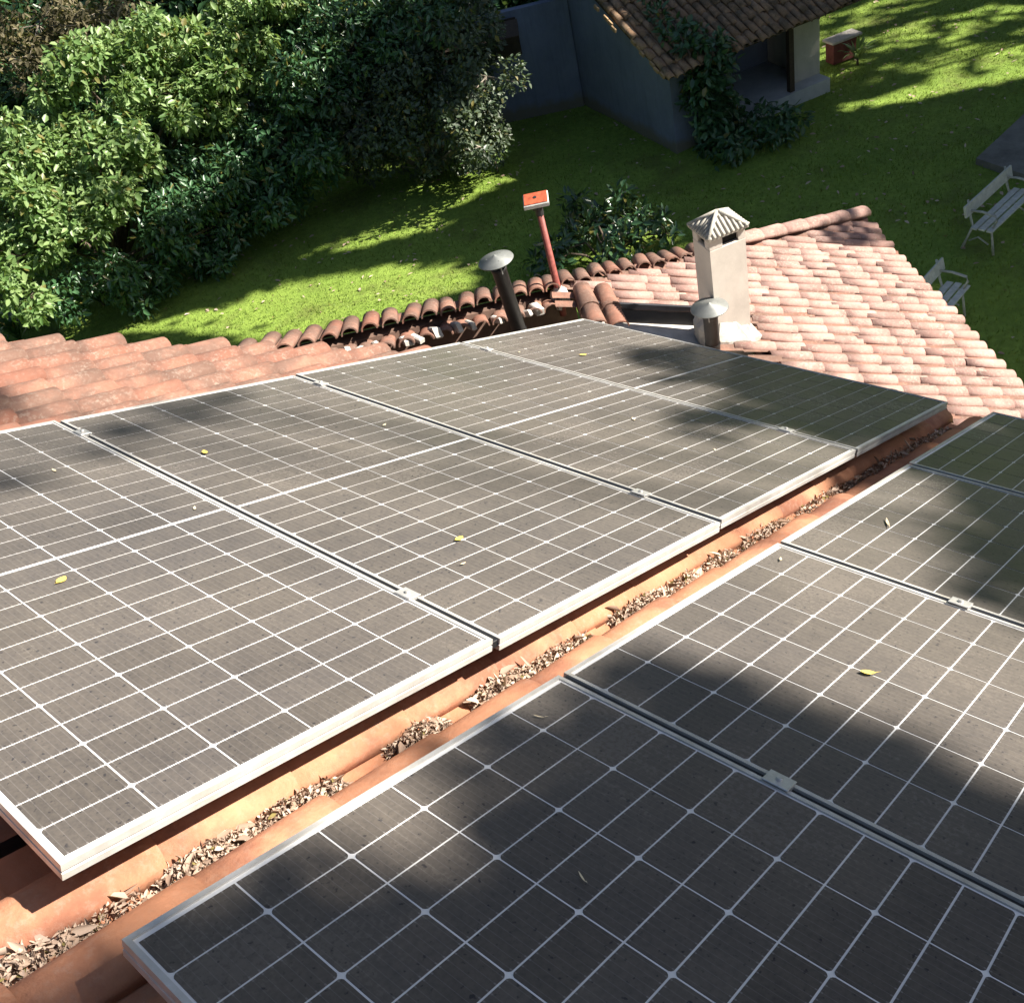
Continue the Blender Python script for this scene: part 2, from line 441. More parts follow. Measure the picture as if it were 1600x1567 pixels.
def lawn_litter():
    n = 900
    x = RNG.uniform(8, 26, n * 2); y = RNG.uniform(2, 22, n * 2); k = inpoly(x, y, LAWN_VIEW); x, y = x[k][:n], y[k][:n]; n = len(x)
    z = ZG + 0.05 * np.sin(x * 0.7 + 1) * np.cos(y * 0.6) + 0.02 * np.sin(x * 2.3 + y * 1.7) - 0.01
    D = rand_dir(n); D[:, 2] *= 0.2; N = rand_dir(n) * 0.3; N[:, 2] += 1
    o = obj('lawn_litter', leaf_mesh('lawn_litter', np.stack([x, y, z], 1), D, N, RNG.uniform(0.05, 0.14, n), RNG.uniform(0.03, 0.07, n), M_LITTER, RNG.uniform(0, 1, n)))
    props(o, 'scattered dry leaves lying on the lawn', 'leaf litter', kind='stuff')
lawn_litter()

# concrete path at the right edge
def path():
    P = [(18.3, 4.8), (20.25, 4.64), (24, 1.0), (22.0, -2.0), (18.0, -2.0), (17.6, 3.0)]
    mb = MB(); n = len(P)
    top = [(x, y, ZG + 0.03) for x, y in P]; bot = [(x, y, ZG - 0.2) for x, y in P]
    mb.add(top + bot, [tuple(range(n - 1, -1, -1))] + [(i, (i + 1) % n, n + (i + 1) % n, n + i) for i in range(n)])
    o = mb.obj('path', M_PATH); props(o, kind='structure')
path()

# ------------------------------------------------------------------ roof tiles
def tile_mesh(name, r0, r1, L, hgt, mats, th=0.011, n=8, lift=0.014):
    """barrel tile: x = down slope, narrow end up; crest height hgt at both ends, lower end lifted"""
    vs = []; fs = []
    for e, (x, r) in enumerate(((0, r0), (L, r1))):
        for s in (0, 1):
            rr = r - th * s; hh = hgt - th * s
            for k in range(n + 1):
                a = math.pi * k / n
                vs.append((x, -math.cos(a) * rr, math.sin(a) ** 0.9 * hh + (lift if e else 0)))
    m = n + 1
    A, A2, Bo, B2 = 0, m, 2 * m, 3 * m
    for k in range(n):
        fs.append((A + k, Bo + k, Bo + k + 1, A + k + 1))
        fs.append((A2 + k + 1, B2 + k + 1, B2 + k, A2 + k))
        fs.append((Bo + k, B2 + k, B2 + k + 1, Bo + k + 1))
        fs.append((A + k + 1, A2 + k + 1, A2 + k, A + k))
    fs.append((A, A2, B2, Bo)); fs.append((A + n, Bo + n, B2 + n, A2 + n))
    me = mesh(name, vs, fs, mats, True)
    for p in me.polygons: p.use_smooth = p.index % 4 < 2 if p.index < 4 * n else False
    return me
def place_tiles(me_list, parent, base, spots, jit=0.006, seed=3):
    r = random.Random(seed)
    for (x, y, h, rz) in spots:
        m = base @ T(x + r.uniform(-jit, jit) * 2, y + r.uniform(-jit, jit), h + r.uniform(-jit, jit) * 0.5) @ RZ(rz + r.uniform(-0.02, 0.02)) @ Matrix.Rotation(r.uniform(-0.02, 0.02), 4, 'X')
        obj('roof_tile', r.choice(me_list), parent, m)

HOUSE = thing('house', 'tiled house with clay roofs carrying the solar panels', 'house', T(2.0, 0.5, ZG))
# ---- main roof: slope under the panels. h is measured down from the panel glass
PER = 0.20; EXPO = 0.34; CREST = -0.150; THK = 0.060; PH = 0.128
U_END = 4.97
def u_edge(v):
    """lower end of each tile column: straight eave, then the eave cut at an angle on the left"""
    if v < 2.2: return U_END
    return min(3.98, 1.80 + (4.36 - v) * 1.12)
def main_roof():
    mb = MB()
    # channel tiles between the covers (concave), joined; boarding below
    V0, V1 = -3.2, 5.0
    k0 = int(math.floor((V0 - PH) / PER)); k1 = int(math.ceil((V1 - PH) / PER))
    for k in range(k0, k1):
        vc = PH + PER * (k + 0.5); mb.cur = 1 if vc > 0.6 else 0  # darker clay on the left paints in shade between the ribs
        ue = u_edge(vc) - 0.03; nseg = 6
        u = -2.4
        while u < ue - 0.02:
            u2 = min(u + EXPO, ue)
            vs = []
            for e, uu in enumerate((u, u2)):
                for i in range(nseg + 1):
                    a = (i / nseg - 0.5) * 2
                    vs.append((uu, vc + a * 0.078, CREST - THK + 0.018 + 0.030 * a * a - 0.018 + (0.010 if e else 0) - 0.002))
            mb.add(vs, [(i, nseg + 1 + i, nseg + 2 + i, i + 1) for i in range(nseg)])
            u = u2
    R = mb.obj('main_roof', [M_TILE_O, M_TILE], HOUSE, ROOF, True)
    dk = MB()
    dk.box(-2.4, 3.9, -3.2, 2.3, CREST - 0.20, CREST - 0.12)
    dk.box(3.9, U_END - 0.08, -3.2, 2.24, CREST - 0.20, CREST - 0.12)
    # cut board under the angled eave
    top = [(-2.4, 2.3, CREST - .12), (3.86, 2.3, CREST - .12), (1.28, 4.7, CREST - .12), (-2.4, 4.7, CREST - .12)]
    bot = [(a, b, c - 0.08) for a, b, c in top]
    dk.add(top + bot, [(0, 1, 2, 3), (7, 6, 5, 4), (0, 4, 5, 1), (1, 5, 6, 2), (2, 6, 7, 3), (3, 7, 4, 0)])
    dk.obj('roof_boarding', M_DECK, R, ROOF)
    EXL = 0.27
    ta = tile_mesh('roof_tile_main', 0.064, 0.082, EXL + 0.08, THK + 0.010, M_TILE, th=0.013, lift=0.024)
    to = tile_mesh('roof_tile_clean', 0.066, 0.078, EXPO + 0.09, THK, M_TILE_O)
    sp = []; so = []
    for k in range(k0, k1 + 1):
        v = PH + PER * k
        ue = u_edge(v)
        strip = -0.15 < v < 0.2
        left = v > 2.1
        ex = EXPO if strip else EXL
        u = ue - (ex + 0.085)
        if left: u += random.uniform(-0.04, 0.05)
        if v > 4.7 or v < -0.75: continue
        i = 0
        while u > -0.8:
            if strip: so.append((u, v, CREST - THK, 0))
            elif left and u > 0.2 - 0.0: sp.append((u, v, CREST - THK, 0))
            elif i < 1: sp.append((u, v, CREST - THK, 0))
            u -= ex; i += 1
    place_tiles([ta], R, ROOF, sp, jit=0.012, seed=5)
    place_tiles([to], R, ROOF, so, jit=0.004, seed=6)
    return R
main_roof()

# ---- lower roof: hip wing below, ribs run down to the eave on the right
A0 = Vector((9.226, 2.836, -4.2))
AZ = math.radians(-131.8)
ED = Vector((math.cos(AZ), math.sin(AZ), 0)); OUT = Vector((math.cos(AZ + math.pi / 2), math.sin(AZ + math.pi / 2), 0))
SL = math.radians(20)
XD = (OUT * math.cos(SL) - Vector((0, 0, 1)) * math.sin(SL)).normalized()
LZ = XD.cross(ED).normalized()
if LZ.z < 0: LZ = -LZ
LY = LZ.cross(XD)                                           # = -ED
LOW = frame(A0, XD, LY, LZ)
def low(e, up, h=0.0):
    """point on the lower roof: e along the eave from the hip corner, up = plan distance from the eave"""
    return A0 + ED * e - OUT * up + Vector((0, 0, up * math.tan(SL))) + LZ * h
HIPD = Vector((math.cos(AZ - math.radians(62)), math.sin(AZ - math.radians(62)), math.tan(SL) * math.sin(math.radians(62))))
LPER = 0.147; LEX = 0.29
def low_top(e):
    if e < 1.9: return 1.73 * e + 0.10
    if e < 2.2: return 3.25
    if e < 2.34: return 2.02
    if e < 2.68: return 1.97
    return float(np.interp(e, [2.68, 3.04, 3.3, 3.6, 4.1], [2.25, 2.0, 1.45, 1.0, 0.6]))
def lower_roof():
    mb = MB()
    cs = math.cos(SL)
    # boarding just below the tiles
    pl = [(0, 0), (4.2, 0), (4.2, 2.6), (2.9, 2.6), (2.9, 2.0), (2.19, 2.0), (2.19, 3.3), (1.9, 3.3)]
    vs = [low(e, u, -0.005) for e, u in pl] + [low(e, u, -0.09) for e, u in pl]; n = len(pl)
    inv = LOW.inverted()
    mb.add([inv @ v for v in vs], [tuple(range(n)), tuple(range(2 * n - 1, n - 1, -1))] + [(i, n + i, n + (i + 1) % n, (i + 1) % n) for i in range(n)])
    R = mb.obj('lower_roof', M_TILE_P, HOUSE, LOW)
    tp = [tile_mesh('roof_tile_pale', 0.052, 0.061, LEX + 0.07, 0.047, M_TILE_P, th=0.008, lift=0.005)]
    sp = []; k = 0
    while True:
        e = 0.05 + LPER * k
        if e > 4.05: break
        top = low_top(e) / cs
        x = 0.05 - (LEX + 0.08) + random.uniform(-0.03, 0.03)
        while -x < top + 0.12:
            if -x <= top or e < 1.95: sp.append((x, -e, 0.0, 0))
            x -= LEX
        k += 1
    place_tiles(tp, R, LOW, sp, jit=0.012, seed=8)
    # channels between the covers
    ch = MB(); k = 0
    while True:
        e = 0.05 + LPER * (k + 0.5)
        if e > 4.0: break
        top = low_top(e) / cs; x = 0.03
        while -x < top:
            x2 = x - LEX; v2 = []
            for q, xx in enumerate((x2, x)):
                for i in range(5):
                    a = (i / 4 - 0.5) * 2
                    v2.append((xx, -e + a * 0.050, 0.006 + 0.022 * a * a + (0.010 if q else 0)))
            ch.add(v2, [(i, 5 + i, 6 + i, i + 1) for i in range(4)])
            x = x2
        k += 1
    ch.obj('channel_tiles', M_TILE, R, LOW, True)  # dirtier, darker clay also paints in shade between the pale ribs
    # hip caps at the far tip
    hp = tile_mesh('hip_tile', 0.085, 0.10, 0.42, 0.075, M_TILE_P)
    hd = HIPD.normalized(); hx = -hd; hy = Vector((0, 0, 1)).cross(hx).normalized(); hz = hx.cross(hy)
    for i in range(7):
        o = A0 + hd * (0.38 + 0.33 * i) + Vector((0, 0, 0.045))
        obj('hip_tile', hp, R, frame(o, hx, hy, hz))
    # ridge course of barrel tiles at the top of the slope, running toward the viewer
    rt = tile_mesh('ridge_tile', 0.075, 0.088, 0.36, 0.07, M_TILE)
    for j, off in enumerate((3.27, 3.10)):
        for i in range(2):
            o = low(1.95 + 0.29 * i, off, 0.05)
            obj('ridge_tile', rt, R, frame(o, ED, Vector((0, 0, 1)).cross(ED), Vector((0, 0, 1))))
    # far slope: upper ends of its tiles stand up along the hip line
    FD = (-ED * math.cos(SL) - Vector((0, 0, 1)) * math.sin(SL)).normalized()
    FY = Vector((0, 0, 1)).cross(FD).normalized(); FZ = FD.cross(FY)
    ft = [tile_mesh('roof_tile_far', 0.064, 0.070, 0.40, 0.058, M_TILE)]
    s = 2.3; i = 0
    while s < 6.75:
        o = A0 + HIPD * s + Vector((0, 0, 0.035)) + ED * 0.10
        obj('roof_tile', ft[0], R, frame(o, FD, FY, FZ) @ RZ(random.uniform(-0.06, 0.06)) @ T(random.uniform(-.03, .03), 0, random.uniform(-.008, .012)))
        if s > 3.9:   # second, lower course in the shaded break
            o2 = o + ED * 0.16 - Vector((0, 0, 0.10)) + HIPD * 0.07
            obj('roof_tile', ft[0], R, frame(o2, FD, FY, FZ) @ RZ(random.uniform(-0.1, 0.1)))
        s += 0.165; i += 1
    r = random.Random(4); s = 3.95
    while s < 6.7:
        o = A0 + HIPD * (s + r.uniform(-0.03, 0.03)) + ED * 0.20 + Vector((0, 0, -0.045))
        w = r.uniform(0.02, 0.045)
        ms = MB(); ms.box(-w, w, -0.05, 0.05, -0.05, r.uniform(0.0, 0.05), frame(o, HIPD.normalized(), Vector((0, 0, 1)).cross(HIPD).normalized(), Vector((0, 0, 1))) @ Matrix.Rotation(r.uniform(-.5, .5), 4, 'X') @ RZ(r.uniform(-.6, .6)), bev=0.012)
        ms.obj('mortar_lump', M_MORTAR, R)
        s += r.uniform(0.12, 0.26)
    # far slope surface, and the shaded wall below the hip line
    fs = MB()
    a, b = A0 + HIPD * 0.05, A0 + HIPD * 6.8
    fs.add([a, b, b + FD * 0.36, a + FD * 0.3], [(0, 3, 2, 1)])
    fs.add([v - Vector((0, 0, 0.08)) for v in (a, b, b + FD * 0.36, a + FD * 0.3)], [(0, 1, 2, 3)])
    fs.obj('far_slope', M_TILE, R)
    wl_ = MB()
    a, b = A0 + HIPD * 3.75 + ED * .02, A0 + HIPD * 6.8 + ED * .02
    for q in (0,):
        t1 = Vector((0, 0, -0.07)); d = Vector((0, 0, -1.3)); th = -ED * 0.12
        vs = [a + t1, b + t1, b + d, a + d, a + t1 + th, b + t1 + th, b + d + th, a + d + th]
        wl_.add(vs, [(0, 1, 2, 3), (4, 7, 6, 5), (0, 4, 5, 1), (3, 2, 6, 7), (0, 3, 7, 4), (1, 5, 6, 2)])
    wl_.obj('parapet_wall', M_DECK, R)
    # cement gutter beside the chimney
    sl = MB()
    pl = [(2.195, 3.25), (2.195, 2.005), (2.89, 2.005), (2.89, 2.61), (3.5, 2.61), (3.5, 3.6), (2.6, 3.7)]
    n = len(pl)
    vs = [low(e, u, -0.10) for e, u in pl] + [low(e, u, -0.18) for e, u in pl]
    sl.add(vs, [tuple(range(n)), tuple(range(2 * n - 1, n - 1, -1))] + [(i, n + i, n + (i + 1) % n, (i + 1) % n) for i in range(n)])
    sl.obj('cement_gutter', M_CEMENT, R); sl = MB()
    # low upstand painted as the chimney's shadow, closes the cut edge of the tiles
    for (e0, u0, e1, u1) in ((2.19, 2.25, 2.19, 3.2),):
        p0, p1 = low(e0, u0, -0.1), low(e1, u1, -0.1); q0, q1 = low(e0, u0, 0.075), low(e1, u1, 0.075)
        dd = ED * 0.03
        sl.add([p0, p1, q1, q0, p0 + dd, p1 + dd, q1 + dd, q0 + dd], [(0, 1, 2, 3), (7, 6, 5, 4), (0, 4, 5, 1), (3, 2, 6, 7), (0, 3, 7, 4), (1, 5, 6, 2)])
    sl.obj('shadow_upstand', M_SHADOWBAND, R)
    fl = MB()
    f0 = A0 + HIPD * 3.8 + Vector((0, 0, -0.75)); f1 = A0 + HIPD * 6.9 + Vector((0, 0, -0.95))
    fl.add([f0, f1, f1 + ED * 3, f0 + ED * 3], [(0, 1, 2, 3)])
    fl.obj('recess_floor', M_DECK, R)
    return R
lower_roof()
def house_walls():
    mb = MB()
    # wing walls set in from the eaves; main block under the panels
    def wall(p, q, z1, z0=ZG, th=0.2):
        p = Vector(p); q = Vector(q); d = (q - p).normalized(); nn = Vector((-d.y, d.x, 0)) * th
        vs = [(p.x, p.y, z0), (q.x, q.y, z0), (q.x, q.y, z1), (p.x, p.y, z1)]
        vs += [(x + nn.x, y + nn.y, z) for x, y, z in vs]
        mb.add(vs, [(0, 1, 2, 3), (7, 6, 5, 4), (0, 4, 5, 1), (3, 2, 6, 7), (0, 3, 7, 4), (1, 5, 6, 2)])
    c = low(0.7, 0.45); d = low(4.6, 0.45)
    wall((d.x, d.y, 0), (c.x, c.y, 0), -4.15)
    far = c - HIPD.normalized() * 0 + HIPD * 5.4
    wall((c.x, c.y, 0), (3.0, 4.9, 0), -4.15)
    wall((4.1, -3.0, 0), (4.1, 2.2, 0), -2.25)
    wall((3.9, 2.1, 0), (1.0, 4.5, 0), -2.3)
    wall((1.0, 4.5, 0), (-2.0, 4.5, 0), -1.2)
    mb.obj('wall', M_WALLW, HOUSE)
house_walls()

# ------------------------------------------------------------------ solar panels
PW, PL, GAP = 1.134, 2.318, 0.02
FH = 0.035
MX, MY = 0.016, 0.0195
ROWP = (PL / 2 - MY - 0.005) / 12                          # pitch of the half cells along the panel
def cell_mesh(name, flip):
    a, b = 0.0897, (ROWP - 0.0042) / 2
    c = 0.0065; s = 0.0011
    # half cell: rounded corners only on its outer long edge
    if flip: pts = [(-a, -b), (a, -b), (a, b - c), (a - s * 2, b - c * 0.45), (a - c, b), (-a + c, b), (-a + s * 2, b - c * 0.45), (-a, b - c)]
    else: pts = [(a, b), (-a, b), (-a, -b + c), (-a + s * 2, -b + c * 0.45), (-a + c, -b), (a - c, -b), (a - s * 2, -b + c * 0.45), (a, -b + c)]
    n = len(pts)
    vs = [(x, y, 0.0) for x, y in pts] + [(x, y, -0.0012) for x, y in pts]
    fs = [tuple(range(n))] + [(i, n + i, n + (i + 1) % n, (i + 1) % n) for i in range(n)]
    return mesh(name, vs, fs, M_CELL), 2 * b
CELL_A, CB = cell_mesh('solar_cell', False); CELL_B, _ = cell_mesh('solar_cell', True)
def panel_frame():
    mb = MB(); lip = 0.011
    # four rails with a groove on the outer face and a lip over the glass
    def rail(p, q, inward):
        p = Vector(p); q = Vector(q)
        prof = [(0, 0), (lip, 0), (lip, -0.006), (0.004, -0.006), (0.004, -FH), (0.0, -FH), (0.0, -0.021), (0.0018, -0.0195), (0.0018, -0.0165), (0, -0.015)]
        # mitred ends
        d = (q - p).normalized(); n = len(prof); vs = []
        for e, pt in enumerate((p, q)):
            for (i, z) in prof:
                sh = i if e == 0 else -i
                vs.append(pt + inward * i + d * sh + Vector((0, 0, z)))
        mb.add(vs, [(k, (k + 1) % n, n + (k + 1) % n, n + k) for k in range(n)])
    rail((0, 0, 0), (PW, 0, 0), Vector((0, 1, 0))); rail((PW, 0, 0), (PW, PL, 0), Vector((-1, 0, 0)))
    rail((PW, PL, 0), (0, PL, 0), Vector((0, -1, 0))); rail((0, PL, 0), (0, 0, 0), Vector((1, 0, 0)))
    # small drain corner blocks
    return mb.mesh('frame', M_ALU)
FRAME = panel_frame()
mb = MB(); mb.box(0.004, PW - 0.004, 0.004, PL - 0.004, -0.0075, -0.0045); SHEET = mb.mesh('backsheet', M_SHEET)
mb = MB(); mb.box(PW / 2 - 0.06, PW / 2 + 0.06, PL / 2 - 0.05, PL / 2 + 0.05, -0.028, -0.0085, bev=0.004); JBOX = mb.mesh('junction_box', M_PLASTIC)
def panel(M, label, group):
    t = thing('solar_panel', label, 'solar panel', M, group)
    obj('frame', FRAME, t, M); obj('backsheet', SHEET, t, M); obj('junction_box', JBOX, t, M)
    mid = PL / 2
    for c in range(6):
        x = MX + 0.184 * c + 0.091
        for half in (0, 1):
            for r in range(12):
                dv = 0.005 + (r + 0.5) * ROWP
                y = mid - dv if half == 0 else mid + dv
                # pairs of half cells: corners rounded toward the outer ends of each pair
                me = (CELL_A, CELL_B)[(r + half) % 2]
                obj('solar_cell', me, t, M @ T(x, y, -0.0032))
    return t
ROW_L = ['large dusty solar panel at the left edge, nearest in the far row',
         'dusty solar panel second from the left in the far row, under a yellow leaf',
         'dusty solar panel third from the left in the far row, half way along',
         'solar panel at the far end of the far row by the chimney, half shaded']
ROW_R = ['dark shaded solar panel in the bottom foreground, nearest of all',
         'solar panel second in the near row with a bright sunlit middle and one leaf',
         'solar panel third in the near row, cut by the right edge, partly shaded',
         'dark solar panel at the far end of the near row, right edge']
rj = random.Random(2)
for i in range(4):
    M = ROOF @ T(i * (PW + GAP), rj.uniform(-0.004, 0.004), rj.uniform(-0.002, 0.002))
    panel(M, ROW_L[i], 'far row of solar panels')
for i in range(4):
    M = ROOF @ T(-0.012 + i * (PW + GAP), -0.222 + rj.uniform(-0.004, 0.004), rj.uniform(0.001, 0.005)) @ T(0, -PL, 0)
    panel(M, ROW_R[i], 'near row of solar panels')
# mounting rails under the panels and the clamps that hold neighbours together
def rail_obj(v, label):
    t = thing('mounting_rail', label, 'rail', ROOF @ T(-0.1, v, 0), 'rails under the panels')
    m = MB(); m.box(0, 4.85, -0.02, 0.02, -FH - 0.044, -FH - 0.001, bev=0.003); m.obj('rail_bar', M_ALU, t, WM[t.name])
    f = MB()
    for k in range(6): f.box(0.2 + 0.85 * k, 0.26 + 0.85 * k, -0.03, 0.03, -0.215, -FH - 0.044)
    f.obj('roof_hook', M_STEEL, t, WM[t.name])
rail_obj(0.33, 'aluminium rail under the front of the far row'); rail_obj(2.12, 'aluminium rail under the back of the far row')
rail_obj(-0.80, 'aluminium rail under the front of the near row'); rail_obj(-2.1, 'aluminium rail under the hidden back of the near row')
mbp = MB(); mbp.box(-0.022, 0.022, -0.03, 0.03, 0.0015, 0.0055, bev=0.0015); mbp.box(-0.0085, 0.0085, -0.03, 0.03, -0.006, 0.0012); CLP = mbp.mesh('plate', M_STEEL)
mbp = MB(); mbp.lathe([(0.0, 0.0125), (0.0065, 0.0125), (0.0075, 0.011), (0.0075, 0.0057)], 12); mbp.lathe([(0.0035, 0.0128), (0.0, 0.0128)], 6); CLB = mbp.mesh('bolt', M_STEEL)
names = ['first and second', 'second and third', 'third and last']
for k in range(3):
    for v, w, row in ((0.33, 'front', 'far'), (2.12, 'back', 'far'), (-0.80, 'middle', 'near')):
        if row == 'near' and k == 2: continue
        u = (k + 1) * (PW + GAP) - GAP / 2 - (0.012 if row == 'near' else 0)
        M = ROOF @ T(u, v, 0.004 if row == 'near' else 0.0005)
        t = thing('panel_clamp', 'small metal clamp between the %s panels of the %s row, near its %s' % (names[k], row, w), 'clamp', M, 'clamps between panels')
        obj('plate', CLP, t, M); obj('bolt', CLB, t, M)

# black strips added as the shade in the gaps between neighbouring panels
for k in range(3):
    for row, v0, v1, du, h in (('far', 0.004, PL - 0.004, 0.0, 0.0), ('near', -0.226 - PL + 0.008, -0.228, -0.012, 0.003)):
        u = (k + 1) * (PW + GAP) - GAP / 2 + du
        m = MB(); m.box(-GAP / 2 + 0.0006, GAP / 2 - 0.0006, v0, v1, -0.030, -0.007 + h, bev=0.002)
        o = m.obj('gap_shade_strip', M_PLASTIC, None, ROOF @ T(u, 0, 0)); props(o, 'thin black strip for the shade in the gap between the %s panels of the %s row' % (names[k], row), 'seal strip', 'strips in the gaps between panels')

# ------------------------------------------------------------------ leaf litter in the channel, loose leaves
def litter():
    piles = [(-0.30, 0.06, 260), (0.06, 0.16, 30), (0.18, 0.42, 260), (0.40, 0.66, 220), (0.80, 1.00, 170), (1.10, 1.36, 260), (1.34, 1.62, 150), (1.74, 2.08, 240), (2.05, 2.25, 60), (2.30, 2.50, 110), (2.55, 2.95, 160), (3.0, 3.6, 140), (3.5, 4.85, 300)]
    P = []; 
    for u0, u1, n in piles:
        n = int(n * 4.5)
        u = RNG.uniform(u0, u1, n); env = np.sin(np.clip((u - u0) / (u1 - u0), 0, 1) * np.pi) ** 0.5
        v = 0.026 + RNG.normal(0, 0.024, n) * (0.5 + 0.6 * env); h = CREST - THK + 0.004 + RNG.uniform(0, 0.050, n) * env * np.exp(-((v - 0.026) / 0.04) ** 2) + 0.3 * np.abs(v) * 0
        P.append(np.stack([u, v, h], 1))
    P = np.concatenate(P); n = len(P)
    D = rand_dir(n); D[:, 2] *= 0.5; D[:, 2] += 0.1
    N = rand_dir(n); N[:, 2] += 0.8
    big = np.where(RNG.uniform(0, 1, n) < 0.035, RNG.uniform(2.0, 3.4, n), 1.0)
    me = leaf_mesh('leaf_litter', P, D, N, RNG.uniform(0.007, 0.021, n) * big, RNG.uniform(0.004, 0.011, n) * (0.4 + 0.6 * big), M_LITTER, RNG.uniform(0, 1, n) ** 1.3, 0.35)
    o = obj('leaf_litter', me, None, ROOF); props(o, 'dry brown leaf litter lying in the tile channel between the panel rows', 'leaf litter', kind='stuff')
litter()
def loose_leaf(u, v, size, rz, m, label, h=0.001):
    slim = 0.28 if m is M_YELLOW else (0.07 if ('straw' in label or 'twig' in label or 'thin' in label) else 0.16); n = 5; vs = []; fs = []
    for i in range(n + 1):
        t = i / n; w = math.sin(math.pi * min(1, t * 0.96 + 0.02)) ** 0.8 * slim * size
        zc = 0.10 * size * (t - 0.5) ** 2 * 4 * 0.6
        vs += [(t * size - size / 2, -w, zc + 0.10 * w + 0.001), (t * size - size / 2, 0, zc + 0.001), (t * size - size / 2, w, zc + 0.16 * w + 0.001)]
    for i in range(n):
        fs += [(3 * i, 3 * i + 3, 3 * i + 4, 3 * i + 1), (3 * i + 1, 3 * i + 4, 3 * i + 5, 3 * i + 2)]
    b = len(vs)
    vs += [(-size / 2, -0.0015, 0.004), (-size / 2, 0.0015, 0.004), (-size * 0.85, 0.0, 0.008)]; fs.append((b, b + 1, b + 2))
    o = obj('fallen_leaf', mesh('fallen_leaf', vs, fs, m, True), None, ROOF @ T(u, v, h) @ RZ(rz))
    props(o, label, 'leaf', 'loose leaves on the panels')
LV = [(0.51, 1.02, 0.055, 0.6, 'Y', 'bright yellow leaf on the leftmost far-row panel'),
      (1.37, 1.65, 0.05, 1.2, 'Y', 'yellow green leaf on the second far-row panel, toward its back'),
      (1.52, 0.49, 0.05, 0.2, 'Y', 'yellow leaf on the second far-row panel, toward its front edge'),
      (1.70, -0.76, 0.05, 2.2, 'Y', 'pale yellow leaf on the sunlit second panel of the near row'),
      (2.11, 1.48, 0.04, 0.4, 'P', 'tiny pale leaf in the back right part of the second far-row panel'),
      (3.80, 1.72, 0.06, -0.4, 'Y', 'orange yellow leaf on the last far-row panel near the vent pipes'),
      (3.03, 0.86, 0.05, 0.9, 'P', 'pale leaf scrap in the middle of the third far-row panel'),
      (0.88, 1.81, 0.04, 1.5, 'P', 'small pale leaf near the back of the leftmost far-row panel'),
      (2.73, -0.41, 0.09, 0.5, 'P', 'thin pale curled leaf on the third near-row panel'),
      (2.16, -0.29, 0.03, 0.5, 'P', 'pale petal speck at the front corner of the second near-row panel'),
      (0.95, -0.30, 0.035, 2.0, 'P', 'thin curled straw at the far corner of the foreground panel'),
      (1.40, 0.36, 0.028, 0.0, 'P', 'pale speck beside the front clamp of the second far-row panel'),
      (3.55, 1.97, 0.03, 0.3, 'P', 'pale speck at the back of the last far-row panel'),
      (2.95, 0.40, 0.03, 0.9, 'P', 'pale speck toward the front of the third far-row panel'),
      (0.62, -0.67, 0.035, 1.1, 'P', 'faint curled twig on the foreground panel'),
      (1.05, 1.22, 0.035, 1.0, 'P', 'pale scrap by the middle line of the leftmost far-row panel')]
for u, v, s_, rz, k, lb in LV:
    loose_leaf(u, v, s_ * 0.78, rz, M_YELLOW if k == 'Y' else M_PALELEAF, lb, 0.0045 if v < 0 else 0.0005)

